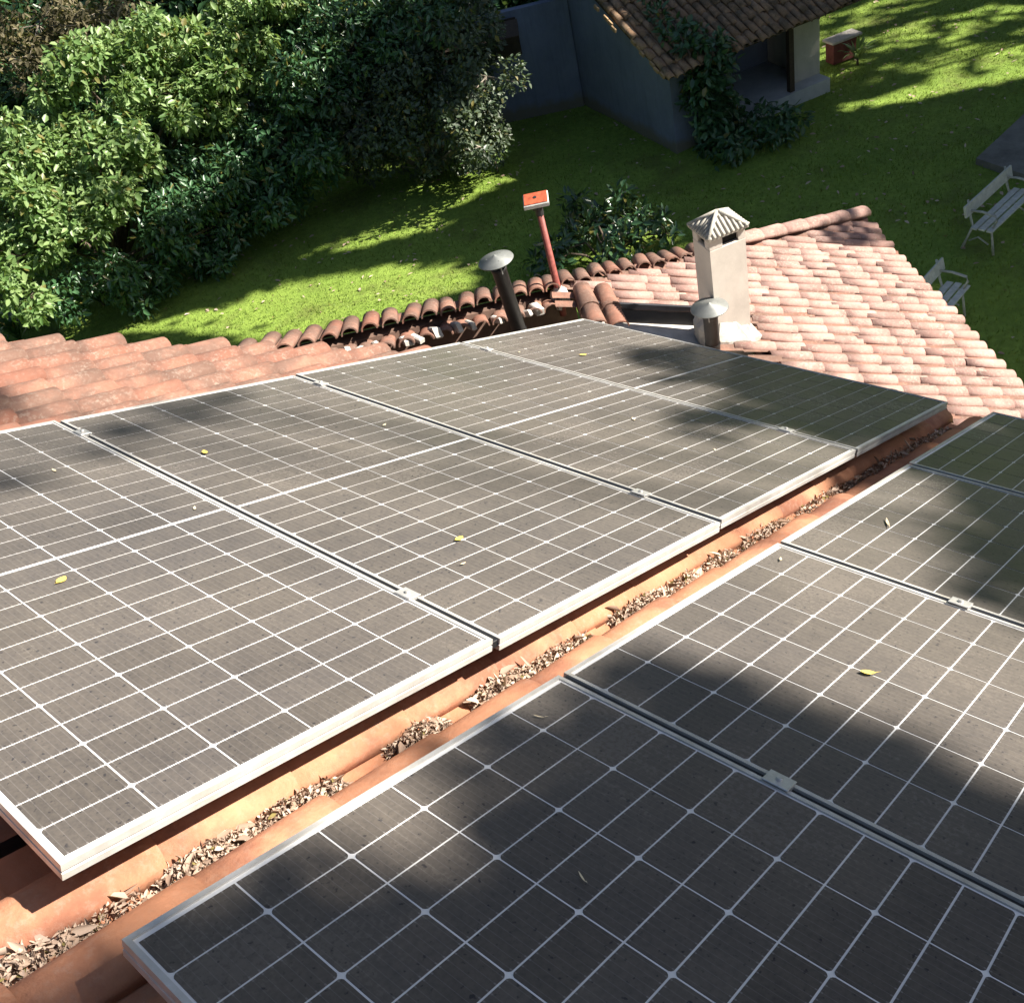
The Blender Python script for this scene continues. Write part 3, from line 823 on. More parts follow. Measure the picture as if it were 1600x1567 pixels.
# ------------------------------------------------------------------ chimney, vents, pole
def chimney():
    c0 = low(2.62, 2.17); base = Vector((c0.x, c0.y, c0.z - 0.25))
    M = frame(base, OUT, -ED, Vector((0, 0, 1))) @ RZ(math.radians(12))   # x across the wide face, y into the depth, front face at y=0
    t = thing('chimney', 'beige rendered chimney with a ribbed hipped cap on the tiled roof', 'chimney', M)
    W = 0.152; D = 0.27; H = 1.23
    m = MB()
    m.box(-W, W, 0, D, 0, H - 0.085, bev=0.008)
    # four corner piers above, leaving smoke openings on each side
    for x0, x1, y0, y1 in ((-W, -W + 0.11, 0, 0.08), (W - 0.06, W, 0, 0.08), (-W, -W + 0.10, D - 0.08, D), (W - 0.10, W, D - 0.08, D)):
        m.box(x0 + .001, x1 - .001, y0 + .001, y1 - .001, H - 0.0865, H)
    m.obj('shaft', M_CHIM, t, M)
    k = MB(); k.box(-W + 0.03, W - 0.03, 0.03, D - 0.03, H - 0.083, H - 0.002); k.obj('smoke_opening', M_HOLE, t, M)
    # cap: thin slab, then a hipped ribbed top
    cap = MB(); o = 0.022
    cap.box(-W - o, W + o, -o, D + o, H, H + 0.022, bev=0.004)
    x0, x1, y0, y1 = -W - o, W + o, -o, D + o; cx, cy = 0, D / 2; zt = H + 0.13
    cap.add([(x0, y0, H + .022), (x1, y0, H + .022), (x1, y1, H + .022), (x0, y1, H + .022), (cx, cy, zt)], [(0, 1, 4), (1, 2, 4), (2, 3, 4), (3, 0, 4)])
    C = cap.obj('cap', M_CHIMCAP, t, M)
    cor = [Vector((x0, y0, H + .024)), Vector((x1, y0, H + .024)), Vector((x1, y1, H + .024)), Vector((x0, y1, H + .024))]; ap = Vector((cx, cy, zt))
    for i in range(4):
        a, b = cor[i], cor[(i + 1) % 4]; d = (b - a); n = 9
        mid = (a + b) / 2; up = ap - mid
        rb = MB()
        for j in range(n):
            f = (j + 0.5) / n
            p = a + d * f; l = 1 - abs(2 * f - 1)
            rb.tube([p - up * 0.03, p + up * max(l, 0.06) * 0.97], [0.013, 0.012], 6)
        obj('ribbed_face', rb.mesh('ribbed_face', M_CHIMCAP, True), C, M)
    hp = MB()
    for i in range(4): hp.tube([cor[i], ap + Vector((0, 0, 0.008))], [0.016, 0.016], 6)
    obj('hip_bead', hp.mesh('hip_bead', M_CHIMCAP, True), C, M)
    # mortar flashing round the foot
    fl = MB(); r = random.Random(3); n = 22; vs = []; 
    up0 = 0.25
    def zat(x, y):   # roof height at local x,y
        p = M @ Vector((x, y, 0)); d = p - A0; u = -(d.x * OUT.x + d.y * OUT.y); return A0.z + u * math.tan(SL) - base.z
    ring = []
    for i in range(n):
        a = 2 * math.pi * i / n; ca, sa = math.cos(a), math.sin(a)
        s = 1 / max(abs(ca) / W, abs(sa) / (D / 2)); s2 = s + 0.075 + r.uniform(-0.02, 0.03)
        xi, yi = ca * (s + 0.002), D / 2 + sa * (s + 0.002); xo, yo = ca * s2, D / 2 + sa * s2
        vs += [(xi, yi, zat(xi, yi) + 0.17 + r.uniform(-.02, .03)), (xo, yo, zat(xo, yo) + 0.055), (xo, yo, zat(xo, yo) - 0.09)]
    fl.add(vs, [f for i in range(n) for f in ((3 * i, 3 * i + 1, 3 * ((i + 1) % n) + 1, 3 * ((i + 1) % n)), (3 * i + 1, 3 * i + 2, 3 * ((i + 1) % n) + 2, 3 * ((i + 1) % n) + 1))])
    fl.obj('mortar_foot', M_MORTAR, t, M)
chimney()
def vent(base, H, R, CR, label, lean=(0, 0)):
    M = T(base) @ Vector((lean[0], lean[1], 1)).to_track_quat('Z', 'Y').to_matrix().to_4x4()
    t = thing('vent_pipe', label, 'vent pipe', M, 'vent pipes on the roof')
    m = MB(); m.lathe([(R, 0), (R, H - 0.05), (R + 0.004, H - 0.05), (R + 0.004, H - 0.02), (R - 0.006, H - 0.02), (R - 0.006, H - 0.3), (0.0, H - 0.3)], 24)
    m.lathe([(R + 0.003, H * 0.45), (R + 0.005, H * 0.45 + 0.01), (R + 0.003, H * 0.45 + 0.02)], 24)
    obj('pipe', m.mesh('pipe', M_PIPE, True), t, M)
    s = MB()
    for k in range(3):
        a = 2.1 * k + 0.4; c, q = math.cos(a), math.sin(a)
        s.tube([(R * c, R * q, H - 0.06), (R * 1.1 * c, R * 1.1 * q, H), (R * 1.15 * c, R * 1.15 * q, H + 0.06)], [0.006] * 3, 6)
    obj('cap_stay', s.mesh('cap_stay', M_CAP), t, M)
    c = MB(); z = H + 0.035
    c.lathe([(0.0, z + 0.050), (0.008, z + 0.046), (0.02, z + 0.036), (CR, z + 0.006), (CR + 0.003, z), (CR - 0.003, z + 0.001), (0.01, z + 0.03), (0.0, z + 0.032)], 36)
    obj('conical_cap', c.mesh('conical_cap', M_CAP, True), t, M)
    return t
vent((4.66, 3.47, -3.3), 1.10, 0.058, 0.135, 'tall black vent pipe with a grey conical cap left of the red pole', (-0.045, 0.05))
vent((5.62, 2.38, -3.55), 0.57, 0.058, 0.145, 'short black vent pipe with a grey conical cap in front of the chimney')
def pole():
    b = Vector((5.38, 3.70, -2.98)); top = Vector((5.37, 3.72, -2.17))
    t = thing('red_pole', 'thin red painted pole with an orange plate on top', 'pole', T(b))
    m = MB(); m.tube([b - Vector((0, 0, .2)), b, top], [0.030, 0.030, 0.026], 14); obj('shaft', m.mesh('shaft', M_RED, True), t)
    m = MB(); m.tube([top - Vector((0, 0, .06)), top + Vector((0, 0, .03))], [0.036, 0.036], 12); m.box(-0.05, 0.05, -0.02, 0.02, -0.005, 0.02, T(top)); obj('bracket', m.mesh('bracket', M_PIPE), t)
    Mh = T(top + Vector((-0.01, 0, 0.075))) @ RZ(math.radians(-50)) @ Matrix.Rotation(math.radians(12), 4, 'X')
    m = MB(); m.box(-0.10, 0.10, -0.075, 0.075, -0.03, 0.012, bev=0.006); h = m.obj('head_box', M_BENCH, t, Mh)
    m = MB(); m.box(-0.094, 0.094, -0.068, 0.068, 0.012, 0.018, bev=0.002); m.obj('orange_plate', M_ORANGE, h, Mh)
    m = MB(); m.lathe([(0, 0.022), (0.014, 0.022), (0.016, 0.0182)], 14, T(-0.005, 0.005, 0)); m.obj('dark_knob', M_PIPE, h, Mh)
    m = MB(); m.lathe([(0.032, 0.085), (0.045, 0.06), (0.075, 0.035), (0.09, -0.05)], 14, T(b)); obj('mortar_collar', m.mesh('mortar_collar', M_MORTAR, True), t)
pole()

# ------------------------------------------------------------------ outbuilding
HC = Vector((17.12, 10.65, ZG))
G = Vector((0.43, 0.9, 0)).normalized(); PP = Vector((G.y, -G.x, 0))
def hb(a, b, z=0.0): return HC + PP * a + G * b + Vector((0, 0, z))     # a along the porch front, b into the depth
def prism(mb, pl, z0, z1):
    n = len(pl)
    if not isinstance(z1, (list, tuple)): z1 = [z1] * n
    vs = [hb(a, b, z0) for a, b in pl] + [hb(a, b, z) for (a, b), z in zip(pl, z1)]
    area = sum(pl[i][0] * pl[(i + 1) % n][1] - pl[(i + 1) % n][0] * pl[i][1] for i in range(n))
    mb.add(vs, [tuple(range(n - 1, -1, -1)), tuple(range(n, 2 * n))] + [(i, (i + 1) % n, n + (i + 1) % n, n + i) for i in range(n)])
def outbuilding():
    t = thing('outbuilding', 'old grey outbuilding with a mossy brown tiled roof and open porch', 'building', T(HC))
    sl = math.radians(21); ZE = 1.88                        # eave height
    zr = lambda b: ZE + (b + 0.55) * math.tan(sl) - 0.10
    w = MB()
    prism(w, [(0, 0), (0.22, 0), (0.22, 6.0), (0, 6.0)], -0.1, [zr(0), zr(0), zr(6), zr(6)])       # gable side wall
    prism(w, [(0.221, 0), (1.15, 0), (1.15, 0.2), (0.221, 0.2)], -0.1, [zr(0), zr(0), zr(.2), zr(.2)])
    prism(w, [(1.151, 1.9), (4.6, 1.9), (4.6, 2.1), (1.151, 2.1)], -0.1, zr(1.9))                   # back wall of the porch
    prism(w, [(0.951, 0.201), (1.15, 0.201), (1.15, 1.899), (0.951, 1.899)], -0.1, zr(0.2))
    w.obj('wall', M_OUTWALL, t)
    w = MB(); prism(w, [(3.30, 0.35), (3.98, 0.35), (3.98, 1.898), (3.70, 1.898), (3.70, 0.6), (3.30, 0.6)], -0.1, [zr(.35), zr(.35), zr(1.9), zr(1.9), zr(.6), zr(.6)]); w.obj('end_wall', M_OUTLIGHT, t)
    f = MB(); prism(f, [(1.152, -0.05), (3.95, -0.05), (3.95, 0.348), (3.29, 0.348), (3.29, 0.602), (3.69, 0.602), (3.69, 1.899), (1.152, 1.899)], -0.1, 0.26); f.obj('porch_floor', simple('porch_slab', (0.40, 0.42, 0.44), 0.8, 0, 0.15, 3), t)
    p = MB(); prism(p, [(2.95, 0.02), (3.07, 0.02), (3.07, 0.14), (2.95, 0.14)], 0.261, zr(0.0)); p.obj('porch_post', M_DARKWOOD, t)
    b = MB(); prism(b, [(1.0, -0.04), (4.5, -0.04), (4.5, 0.1), (1.0, 0.1)], zr(0) + 0.0, zr(0) + 0.09); b.obj('porch_beam', M_DARKWOOD, t)
    # side annex wall with dark lean-to roof on the left
    d = (Vector((17.5, 16.23, 0)) - Vector((18.94, 14.53, 0))).normalized(); nn = Vector((-d.y, d.x, 0))
    a0 = Vector((18.94, 14.53, ZG)) - d * 0.0
    Mx = frame(a0, d, nn, Vector((0, 0, 1)))
    w = MB(); w.box(0, 3.4, -0.22, 0, -0.1, 2.45, Mx); w.obj('annex_wall', M_OUTWALL, t)
    w = MB(); w.box(1.2, 3.2, -0.23, 0.45, 2.25, 2.37, Mx @ Matrix.Rotation(math.radians(-14), 4, 'X')); w.box(1.25, 3.2, 0.0, 0.04, 1.45, 2.3, Mx); w.obj('lean_to', M_DARKWOOD, t)
    # roof
    xd = (-G * math.cos(sl) - Vector((0, 0, 1)) * math.sin(sl)).normalized(); rz = Vector((0, 0, 1)); ry = PP
    nz = xd.cross(Vector((0, 0, 1)).cross(xd).normalized()).normalized(); yy = nz.cross(xd)
    o = hb(-0.35, -0.55, ZE)
    MR = frame(o, xd, yy, nz)                               # x down slope; yy = +-PP
    sgn = 1 if yy.dot(PP) > 0 else -1
    LEN = 7.0; WID = 5.3
    m = MB(); ys = sorted((0, sgn * WID)); m.box(-LEN, -0.02, ys[0], ys[1], -0.06, -0.01); R = m.obj('roof', M_DARKWOOD, t, MR)
    per = 0.20; ex = 0.34
    tb = [tile_mesh('roof_tile_brown', 0.070, 0.084, ex + 0.09, 0.07, M_TILE_B)]
    sp = []; rest = MB(); k = 0; cnt = 0
    while per * k < WID:
        y = sgn * (0.06 + per * k); x = 0.06 - (ex + .09) + random.uniform(-0.05, 0.05); i = 0
        while -x < LEN:
            if i < 9: sp.append((x, y, 0.0, 0))
            x -= ex; i += 1
        k += 1
    place_tiles(tb, R, MR, sp, jit=0.014, seed=12)
    # verge: mortar-bedded end course seen from the side
    r = random.Random(9); x = -0.05; vm = simple('verge_clay', (0.34, 0.22, 0.12), 0.9, 0, 0.3, 14)
    while -x < 3.6:
        v = MB(); v.box(x - 0.16, x, -0.02 * sgn, 0.02 * sgn, -0.05, 0.02 + r.uniform(0, .02), T(0, -sgn * 0.035, 0) @ RZ(r.uniform(-.08, .08)), bev=0.006); x -= 0.19
        v.obj('verge_tile', vm, R, MR)
    # channel sheet
    c = MB(); k = 0
    while per * (k + .5) < WID:
        y = sgn * (0.06 + per * (k + 0.5)); vs = []
        for xx in (-LEN, 0.03):
            for i in range(5):
                a = (i / 4 - 0.5) * 2; vs.append((xx, y + a * 0.07, 0.004 + 0.025 * a * a))
        c.add(vs, [(i, 5 + i, 6 + i, i + 1) for i in range(4)]); k += 1
    c.obj('channel_tiles', M_TILE_B, R, MR, True)
outbuilding()
# low red planter with a pale slab by the far end of the porch
def planter():
    M = T(22.35, 9.45, ZG) @ RZ(math.radians(-28))
    t = thing('planter', 'low red planter with a pale coping beyond the porch', 'planter', M)
    m = MB(); m.box(-0.34, 0.34, -0.15, 0.15, -0.05, 0.42, bev=0.01); m.obj('box', simple('planter_red', (0.15, 0.045, 0.04), 0.8, 0, 0.3, 8), t, M)
    m = MB(); m.box(-0.40, 0.40, -0.20, 0.20, 0.42, 0.48, bev=0.012); m.obj('coping', M_MORTAR, t, M)
planter()

# ------------------------------------------------------------------ benches
def bench(cx, cy, rz, Lb, label):
    M = T(cx, cy, ZG) @ RZ(rz)
    t = thing('garden_bench', label, 'bench', M, 'white benches on the lawn')
    # x along the bench, back at y=0, seat toward -y
    for k, (y, z) in enumerate(((-0.12, 0.44), (-0.25, 0.45), (-0.38, 0.445))):
        m = MB(); m.box(-Lb / 2, Lb / 2, y - 0.05, y + 0.05, z - 0.018, z + 0.014, bev=0.005); m.obj('seat_slat', M_BENCH, t, M)
    Mb = M @ T(0, 0.03, 0.72) @ Matrix.Rotation(math.radians(-14), 4, 'X')
    m = MB(); m.box(-Lb / 2 - 0.04, Lb / 2 + 0.04, -0.016, 0.016, -0.10, 0.10, bev=0.005); m.obj('backrest', M_BENCH, t, Mb)
    for s in (-1, 1):
        x = s * (Lb / 2 - 0.12)
        m = MB()
        m.tube([(x, -0.44, -0.03), (x, -0.40, 0.2), (x, -0.36, 0.42), (x, -0.05, 0.42), (x, 0.0, 0.55), (x, 0.075, 0.86)], [0.022, 0.02, 0.022, 0.022, 0.022, 0.018], 8)
        m.tube([(x, 0.10, -0.03), (x, 0.02, 0.2), (x, -0.05, 0.42)], [0.022, 0.02, 0.022], 8)
        m.tube([(x, -0.34, 0.14), (x, -0.16, 0.24), (x, -0.01, 0.14)], [0.014, 0.014, 0.014], 6)
        obj('leg_frame', m.mesh('leg_frame', M_IRON, True), t, M)
        m = MB(); m.tube([(x, 0.05, 0.68), (x, -0.18, 0.70), (x, -0.40, 0.67), (x, -0.43, 0.60), (x, -0.37, 0.43)], [0.018, 0.02, 0.022, 0.02, 0.018], 8)
        obj('armrest', m.mesh('armrest', M_IRON, True), t, M)
bench(15.95, 3.72, math.radians(-6), 1.45, 'white slatted garden bench on shaded grass at the right edge')
bench(13.05, 3.55, math.radians(-2), 1.2, 'white bench half hidden behind the right eave of the tiled roof')

# ------------------------------------------------------------------ vegetation
def clusters_crown(centers, radii, per, size, wid, droop=0.25, up=0.8, hollow=0.45):
    P = []; D = []; N = []
    for c, r, n in zip(centers, radii, per):
        d = rand_dir(n); rr = (hollow + (1 - hollow) * RNG.uniform(0, 1, n) ** 0.6)[:, None]
        p = np.array(c) + d * rr * np.array(r)
        P.append(p); dd = d * 0.7 + rand_dir(n) * 0.9; dd[:, 2] -= droop; D.append(dd)
        nn = rand_dir(n) * 0.55 + d * 0.5; nn[:, 2] += up; N.append(nn)
    P = np.concatenate(P); D = np.concatenate(D); N = np.concatenate(N); n = len(P)
    L = RNG.uniform(*size, n); W = L * RNG.uniform(*wid, n)
    return P, D, N, L, W
def plant(name, label, cat, base, lobes, mats, size, wid, dens=900, bark=None, group=None, trunk_r=0.07, droop=0.25, sub=6, stems=None, curl=0.12, nosub=False):
    """lobes: (x, y, z, rx, ry, rz) ellipsoids in world space; each is broken into leaf clumps"""
    t = thing(name, label, cat, T(base), group)
    cen = []; rad = []; per = []
    tm = MB(); b = Vector(base)
    for (x, y, z, rx, ry, rz) in lobes:
        c = Vector((x, y, z)); k = max(3, int(sub * (rx * ry * rz) ** (1 / 3) * 2.2))
        mid = b.lerp(c, 0.5) + Vector((random.uniform(-.2, .2), random.uniform(-.2, .2), 0.25))
        tm.tube([b - Vector((0, 0, .1)), b.lerp(mid, 0.5) + Vector((random.uniform(-.1, .1), random.uniform(-.1, .1), .1)), mid, c], [trunk_r, trunk_r * .8, trunk_r * .6, trunk_r * .25], 7)
        for _ in range(k):
            d = Vector(rand_dir(1)[0]); q = random.uniform(0.35, 0.95)
            p = Vector((x + d.x * rx * q, y + d.y * ry * q, z + d.z * rz * q))
            if p.z < ZG + 0.25: p.z = ZG + 0.25 + random.uniform(0, .2)
            s = random.uniform(0.28, 0.5) * (rx * ry * rz) ** (1 / 3)
            cen.append(p); rad.append((s, s, s * 0.75)); per.append(max(8, int(dens * s * s)))
            if random.random() < 0.5: tm.tube([c, p], [trunk_r * .25, trunk_r * .08], 5)
    P, D, N, L, W = clusters_crown(cen, rad, per, size, wid, droop)
    keep = P[:, 2] > ZG + 0.03; P, D, N, L, W = P[keep], D[keep], N[keep], L[keep], W[keep]
    obj('trunk', tm.mesh('trunk', bark or M_BARK, True), t)
    obj('crown', leaf_mesh('crown', P, D, N, L, W, mats, RNG.uniform(0, 1, len(P)), curl), t)
    return t
Z = ZG
plant('broadleaf_tree', 'tall sunlit tree with bright broad leaves at the left edge', 'tree', (8.6, 20.6, Z),
      [(7.81, 19.32, -4.88, 1.0, 0.95, 0.9), (9.54, 19.32, -4.34, 1.1, 1.04, 0.99), (11.0, 19.27, -4.02, 1.1, 1.04, 0.99), (7.59, 18.56, -5.76, 1.0, 0.95, 0.9), (9.06, 18.13, -5.2, 1.0, 0.95, 0.9), (10.86, 18.52, -4.84, 1.0, 0.95, 0.9), (6.19, 18.41, -5.95, 0.9, 0.85, 0.81), (12.04, 18.65, -4.14, 1.1, 1.04, 0.99), (13.07, 18.04, -3.99, 1.0, 0.95, 0.9), (11.3, 18.17, -5.15, 0.9, 0.85, 0.81), (6.87, 19.01, -5.17, 0.9, 0.85, 0.81), (5.66, 17.79, -6.49, 0.6, 0.57, 0.54), (8.37, 18.11, -6.1, 0.9, 0.85, 0.81), (12.12, 17.88, -4.53, 0.9, 0.85, 0.81), (8.58, 19.58, -4.87, 0.9, 0.85, 0.81)],
      M_LEAF_A, (0.07, 0.22), (0.38, 0.6), 1250, group='trees beyond the lawn')
plant('dark_shrub', 'dark green leafy shrub mass in the middle of the tree line', 'shrub', (11.6, 18.8, Z),
      [(10.77, 17.87, -6.73, 1.1, 1.04, 0.99), (12.22, 17.23, -6.18, 1.2, 1.14, 1.08), (9.38, 17.79, -7.19, 1.0, 0.95, 0.9), (8.23, 18.15, -7.53, 0.8, 0.76, 0.72), (11.25, 17.38, -7.21, 0.9, 0.85, 0.81), (13.05, 17.01, -5.26, 1.2, 1.14, 1.08), (14.45, 16.71, -5.0, 1.2, 1.14, 1.08), (11.75, 18.19, -6.06, 1.1, 1.04, 0.99), (12.43, 16.87, -6.68, 0.9, 0.85, 0.81), (7.29, 18.12, -7.12, 0.8, 0.76, 0.72), (6.54, 18.48, -6.9, 0.7, 0.66, 0.63), (15.47, 15.87, -4.95, 1.2, 1.14, 1.08), (10.15, 18.3, -6.48, 1.0, 0.95, 0.9), (15.74, 16.51, -4.4, 1.2, 1.14, 1.08), (14.06, 17.87, -4.35, 1.1, 1.04, 0.99), (9.02, 18.15, -6.75, 0.9, 0.85, 0.81), (11.91, 17.65, -7.12, 0.8, 0.76, 0.72), (10.06, 17.73, -7.88, 0.7, 0.66, 0.63)],
      M_LEAF_B, (0.07, 0.23), (0.28, 0.5), 1000, group='trees beyond the lawn')
plant('small_leaved_shrub', 'grey green small-leaved shrub beside the outbuilding wall', 'shrub', (14.9, 15.9, Z),
      [(13.65, 16.35, -6.46, 1.04, 0.99, 0.94), (14.25, 15.24, -6.34, 1.1, 1.04, 0.99), (14.47, 14.2, -6.62, 0.99, 0.94, 0.89), (14.59, 15.92, -5.7, 1.1, 1.04, 0.99), (15.12, 14.81, -5.57, 1.1, 1.04, 0.99), (15.18, 13.86, -5.94, 0.83, 0.79, 0.75), (14.19, 13.52, -6.99, 0.61, 0.58, 0.55), (13.99, 17.03, -5.8, 0.99, 0.94, 0.89), (13.65, 16.02, -7.16, 0.77, 0.73, 0.69), (16.05, 14.77, -5.27, 0.99, 0.94, 0.89), (14.0, 14.75, -7.18, 0.61, 0.58, 0.55), (15.64, 15.92, -5.16, 0.99, 0.94, 0.89), (13.9, 17.36, -7.6, 0.7, 0.66, 0.63), (14.53, 15.95, -7.97, 0.5, 0.47, 0.45), (15.0, 14.91, -7.91, 0.5, 0.47, 0.45), (15.0, 13.65, -6.96, 0.6, 0.57, 0.54)],
      M_LEAF_C, (0.05, 0.17), (0.40, 0.6), 1100, bark=M_BARKP, group='trees beyond the lawn')
plant('yellow_green_shrub', 'low yellow green shrub at the right foot of the tree line', 'shrub', (15.3, 14.3, Z),
      [(15.3, 14.3, -7.5, 0.5, 0.45, 0.6), (15.0, 14.7, -7.7, 0.4, 0.4, 0.4)], M_LEAF_A, (0.09, 0.16), (0.4, 0.6), 700, trunk_r=0.03)
plant('dry_tree', 'brown withered tree at the top left corner', 'tree', (10.8, 23.6, Z),
      [(10.69, 22.93, -3.52, 1.2, 1.14, 1.08), (11.28, 22.52, -4.16, 1.1, 1.04, 0.99), (9.61, 22.77, -3.78, 1.0, 0.95, 0.9), (12.18, 22.74, -3.79, 1.1, 1.04, 0.99)],
      M_LEAF_D, (0.10, 0.20), (0.3, 0.5), 520, bark=M_BARKP, group='trees beyond the lawn')
for nm, bx, by, lob in (('dense dark tree behind the middle of the tree line', 14.0, 26.0, [(10.26, 26.03, -5.19, 2.2, 2.09, 1.98), (12.97, 25.93, -5.49, 2.2, 2.09, 1.98), (15.26, 24.68, -5.67, 2.2, 2.09, 1.98), (17.44, 23.2, -5.94, 2.2, 2.09, 1.98), (13.13, 27.38, -3.64, 2.2, 2.09, 1.98), (15.74, 25.9, -4.38, 2.2, 2.09, 1.98)]),
                        ('dense dark tree behind the shrub and outbuilding', 19.5, 21.5, [(18.72, 20.77, -6.35, 2.0, 1.9, 1.8), (20.24, 19.33, -6.54, 2.0, 1.9, 1.8), (21.7, 17.79, -6.55, 1.8, 1.71, 1.62), (16.48, 19.71, -6.88, 1.6, 1.52, 1.44)]),
                        ('dark tree at the left edge behind the bright one', 9.0, 23.0, [(8.83, 23.22, -5.38, 1.6, 1.52, 1.44), (10.01, 22.58, -6.03, 1.6, 1.52, 1.44), (6.64, 21.63, -5.75, 1.4, 1.33, 1.26), (11.4, 21.92, -6.13, 1.5, 1.42, 1.35), (13.56, 20.66, -6.35, 1.5, 1.42, 1.35)])):
    plant('background_tree', nm, 'tree', (bx, by, Z), lob, M_LEAF_B, (0.24, 0.42), (0.4, 0.6), 230, group='trees beyond the lawn')
# strap-leaved plants in the lower left corner
def strap_plant(x, y, h, n, m, label, w=0.05, name='strap_leaved_plant'):
    t = thing(name, label, 'plant', T(x, y, Z), 'strap-leaved plants')
    vs = []; fs = []
    for i in range(n):
        a = random.uniform(0, 2 * math.pi); l = h * random.uniform(0.7, 1.25); sp = random.uniform(0.25, 0.8)
        d = Vector((math.cos(a), math.sin(a), 0)); sd = Vector((-d.y, d.x, 0)); b0 = len(vs); z0 = random.uniform(0, h * .4)
        for j in range(6):
            q = j / 5; p = d * (l * sp * q) + Vector((0, 0, z0 + l * (q * 0.95 - 0.62 * q * q * sp * 1.3)))
            ww = w * (1 - q ** 2.2) * (0.5 + 1.2 * q if q < .4 else 1) + 0.002
            vs += [p + sd * ww, p - sd * ww]
        fs += [(b0 + 2 * j, b0 + 2 * j + 1, b0 + 2 * j + 3, b0 + 2 * j + 2) for j in range(5)]
    V = np.array([tuple(v) for v in vs]); F = np.array(fs)
    obj('leaves', raw_mesh('leaves', V, F, m, np.repeat(RNG.uniform(0, 1, n), 12)), t, T(x, y, Z))
    tm = MB(); tm.tube([(0, 0, -0.05), (0, 0, h * 0.45)], [0.03, 0.02], 6); obj('stem', tm.mesh('stem', M_BARK, True), t, T(x, y, Z))
SPL = [(6.3, 20.6, 0.9, 'clump of long leaves at the lower left corner of the garden'), (6.9, 19.9, 0.8, 'long-leaved clump just right of the corner clump'), (7.6, 19.6, 0.7, 'small long-leaved clump in the shade under the bright tree'), (5.8, 20.2, 0.8, 'long-leaved clump directly above the left roof tiles')]
for x, y, h, lb in SPL: strap_plant(x, y, h, 46, M_LEAF_E, lb)
# glossy shrub behind the roof ridge
plant('glossy_shrub', 'glossy long-leaved shrub behind the red pole and chimney', 'shrub', (12.9, 9.6, Z),
      [(12.31, 10.17, -7.78, 0.55, 0.52, 0.5), (13.34, 10.03, -7.79, 0.65, 0.62, 0.59), (13.16, 8.86, -7.75, 0.6, 0.57, 0.54), (12.6, 9.07, -7.87, 0.5, 0.47, 0.45), (13.63, 8.55, -7.83, 0.45, 0.43, 0.41), (11.87, 10.18, -7.94, 0.45, 0.43, 0.41), (13.37, 10.48, -7.61, 0.45, 0.43, 0.41), (13.99, 9.65, -7.74, 0.5, 0.47, 0.45)],
      M_LEAF_E, (0.13, 0.26), (0.30, 0.45), 760, trunk_r=0.03, droop=-0.1)
# climber on the corner of the outbuilding
def climber():
    t = thing('climbing_vine', 'dark leafy climber growing up the corner of the outbuilding', 'vine', T(hb(0.75, -0.25)))
    cen = []; rad = []; per = []; tm = MB()
    p0 = hb(0.75, -0.25)
    tm.tube([p0 - Vector((0, 0, .1)), hb(0.70, -0.2, 0.8), hb(0.8, -0.3, 1.5), hb(0.7, -0.6, 2.05)], [0.05, 0.045, 0.04, 0.03], 7)
    tm.tube([hb(0.7, -0.2, 0.9), hb(0.35, -0.35, 1.5), hb(0.3, -0.4, 2.1), hb(0.4, 0.4, 2.6)], [0.03, 0.03, 0.025, 0.015], 6)
    for _ in range(60):
        z = random.uniform(0.1, 2.2); cen.append(hb(random.uniform(0.30, 1.05) + (0.2 if z < .8 else 0), random.uniform(-0.55, -0.25), z)); rad.append((.26, .26, .26)); per.append(34)
    for _ in range(15):
        b = random.uniform(-0.4, 1.4); cen.append(hb(0.45 + random.uniform(-.28, .4), b, 1.95 + (b + .55) * 0.384 + random.uniform(0, .2))); rad.append((.24, .24, .14)); per.append(26)
    for _ in range(34):
        cen.append(hb(random.uniform(0.2, 2.2), random.uniform(-1.7, -0.3), random.uniform(0.1, 0.45))); rad.append((.28, .28, .2)); per.append(26)
    P, D, N, L, W = clusters_crown(cen, rad, per, (0.13, 0.24), (0.35, 0.55), 0.3)
    k = P[:, 2] > ZG + 0.02
    obj('trunk', tm.mesh('trunk', M_BARK, True), t)
    obj('crown', leaf_mesh('crown', P[k], D[k], N[k], L[k], W[k], M_LEAF_B, RNG.uniform(0, 1, k.sum())), t)
climber()
strap_plant(22.1, 8.95, 0.6, 40, M_LEAF_A, 'yellow green leafy plant in front of the red planter', 0.04, 'planter_plant')

# ------------------------------------------------------------------ tall trees outside the picture, to the right, whose crowns shade roof and lawn
def shade_tree(label, targets, dist, size, mats, trunk_xy, group='tall trees right of the house', limb=0.022):
    """crown leaves stand between the sun and the listed target points"""
    n = len(targets); d = RNG.uniform(dist[0], dist[1], n)[:, None]
    P = targets + d * np.array(S); c = P.mean(0)
    base = Vector((trunk_xy[0], trunk_xy[1], ZG))
    t = thing('tall_tree', label, 'tree', T(base), group)
    D = rand_dir(n); D[:, 2] -= 0.2; N = rand_dir(n) * 0.6 + np.array(S) * 0.8
    L = RNG.uniform(*size, n); W = L * RNG.uniform(0.45, 0.65, n)
    obj('crown', leaf_mesh('crown', P, D, N, L, W, mats, RNG.uniform(0, 1, n)), t)
    tm = MB(); top = Vector(c)
    fork = Vector((base.x * .75 + top.x * .25, base.y * .75 + top.y * .25, ZG + (top.z - ZG) * 0.5))
    tm.tube([base - Vector((0, 0, .3)), base.lerp(fork, 0.5), fork], [0.26, 0.22, 0.18], 10)
    idx = RNG.choice(n, min(9, n), replace=False)
    for i in idx:
        e = Vector(P[i]); m = fork.lerp(e, 0.5) + Vector((0, 0, 0.3)); tm.tube([fork, m, e], [limb, limb * .6, 0.01], 6)
    obj('trunk', tm.mesh('trunk', M_BARK, True), t)
def roof_pts(uv): return np.array([tuple(B @ Vector((u, v, 0.0))) for u, v in uv])
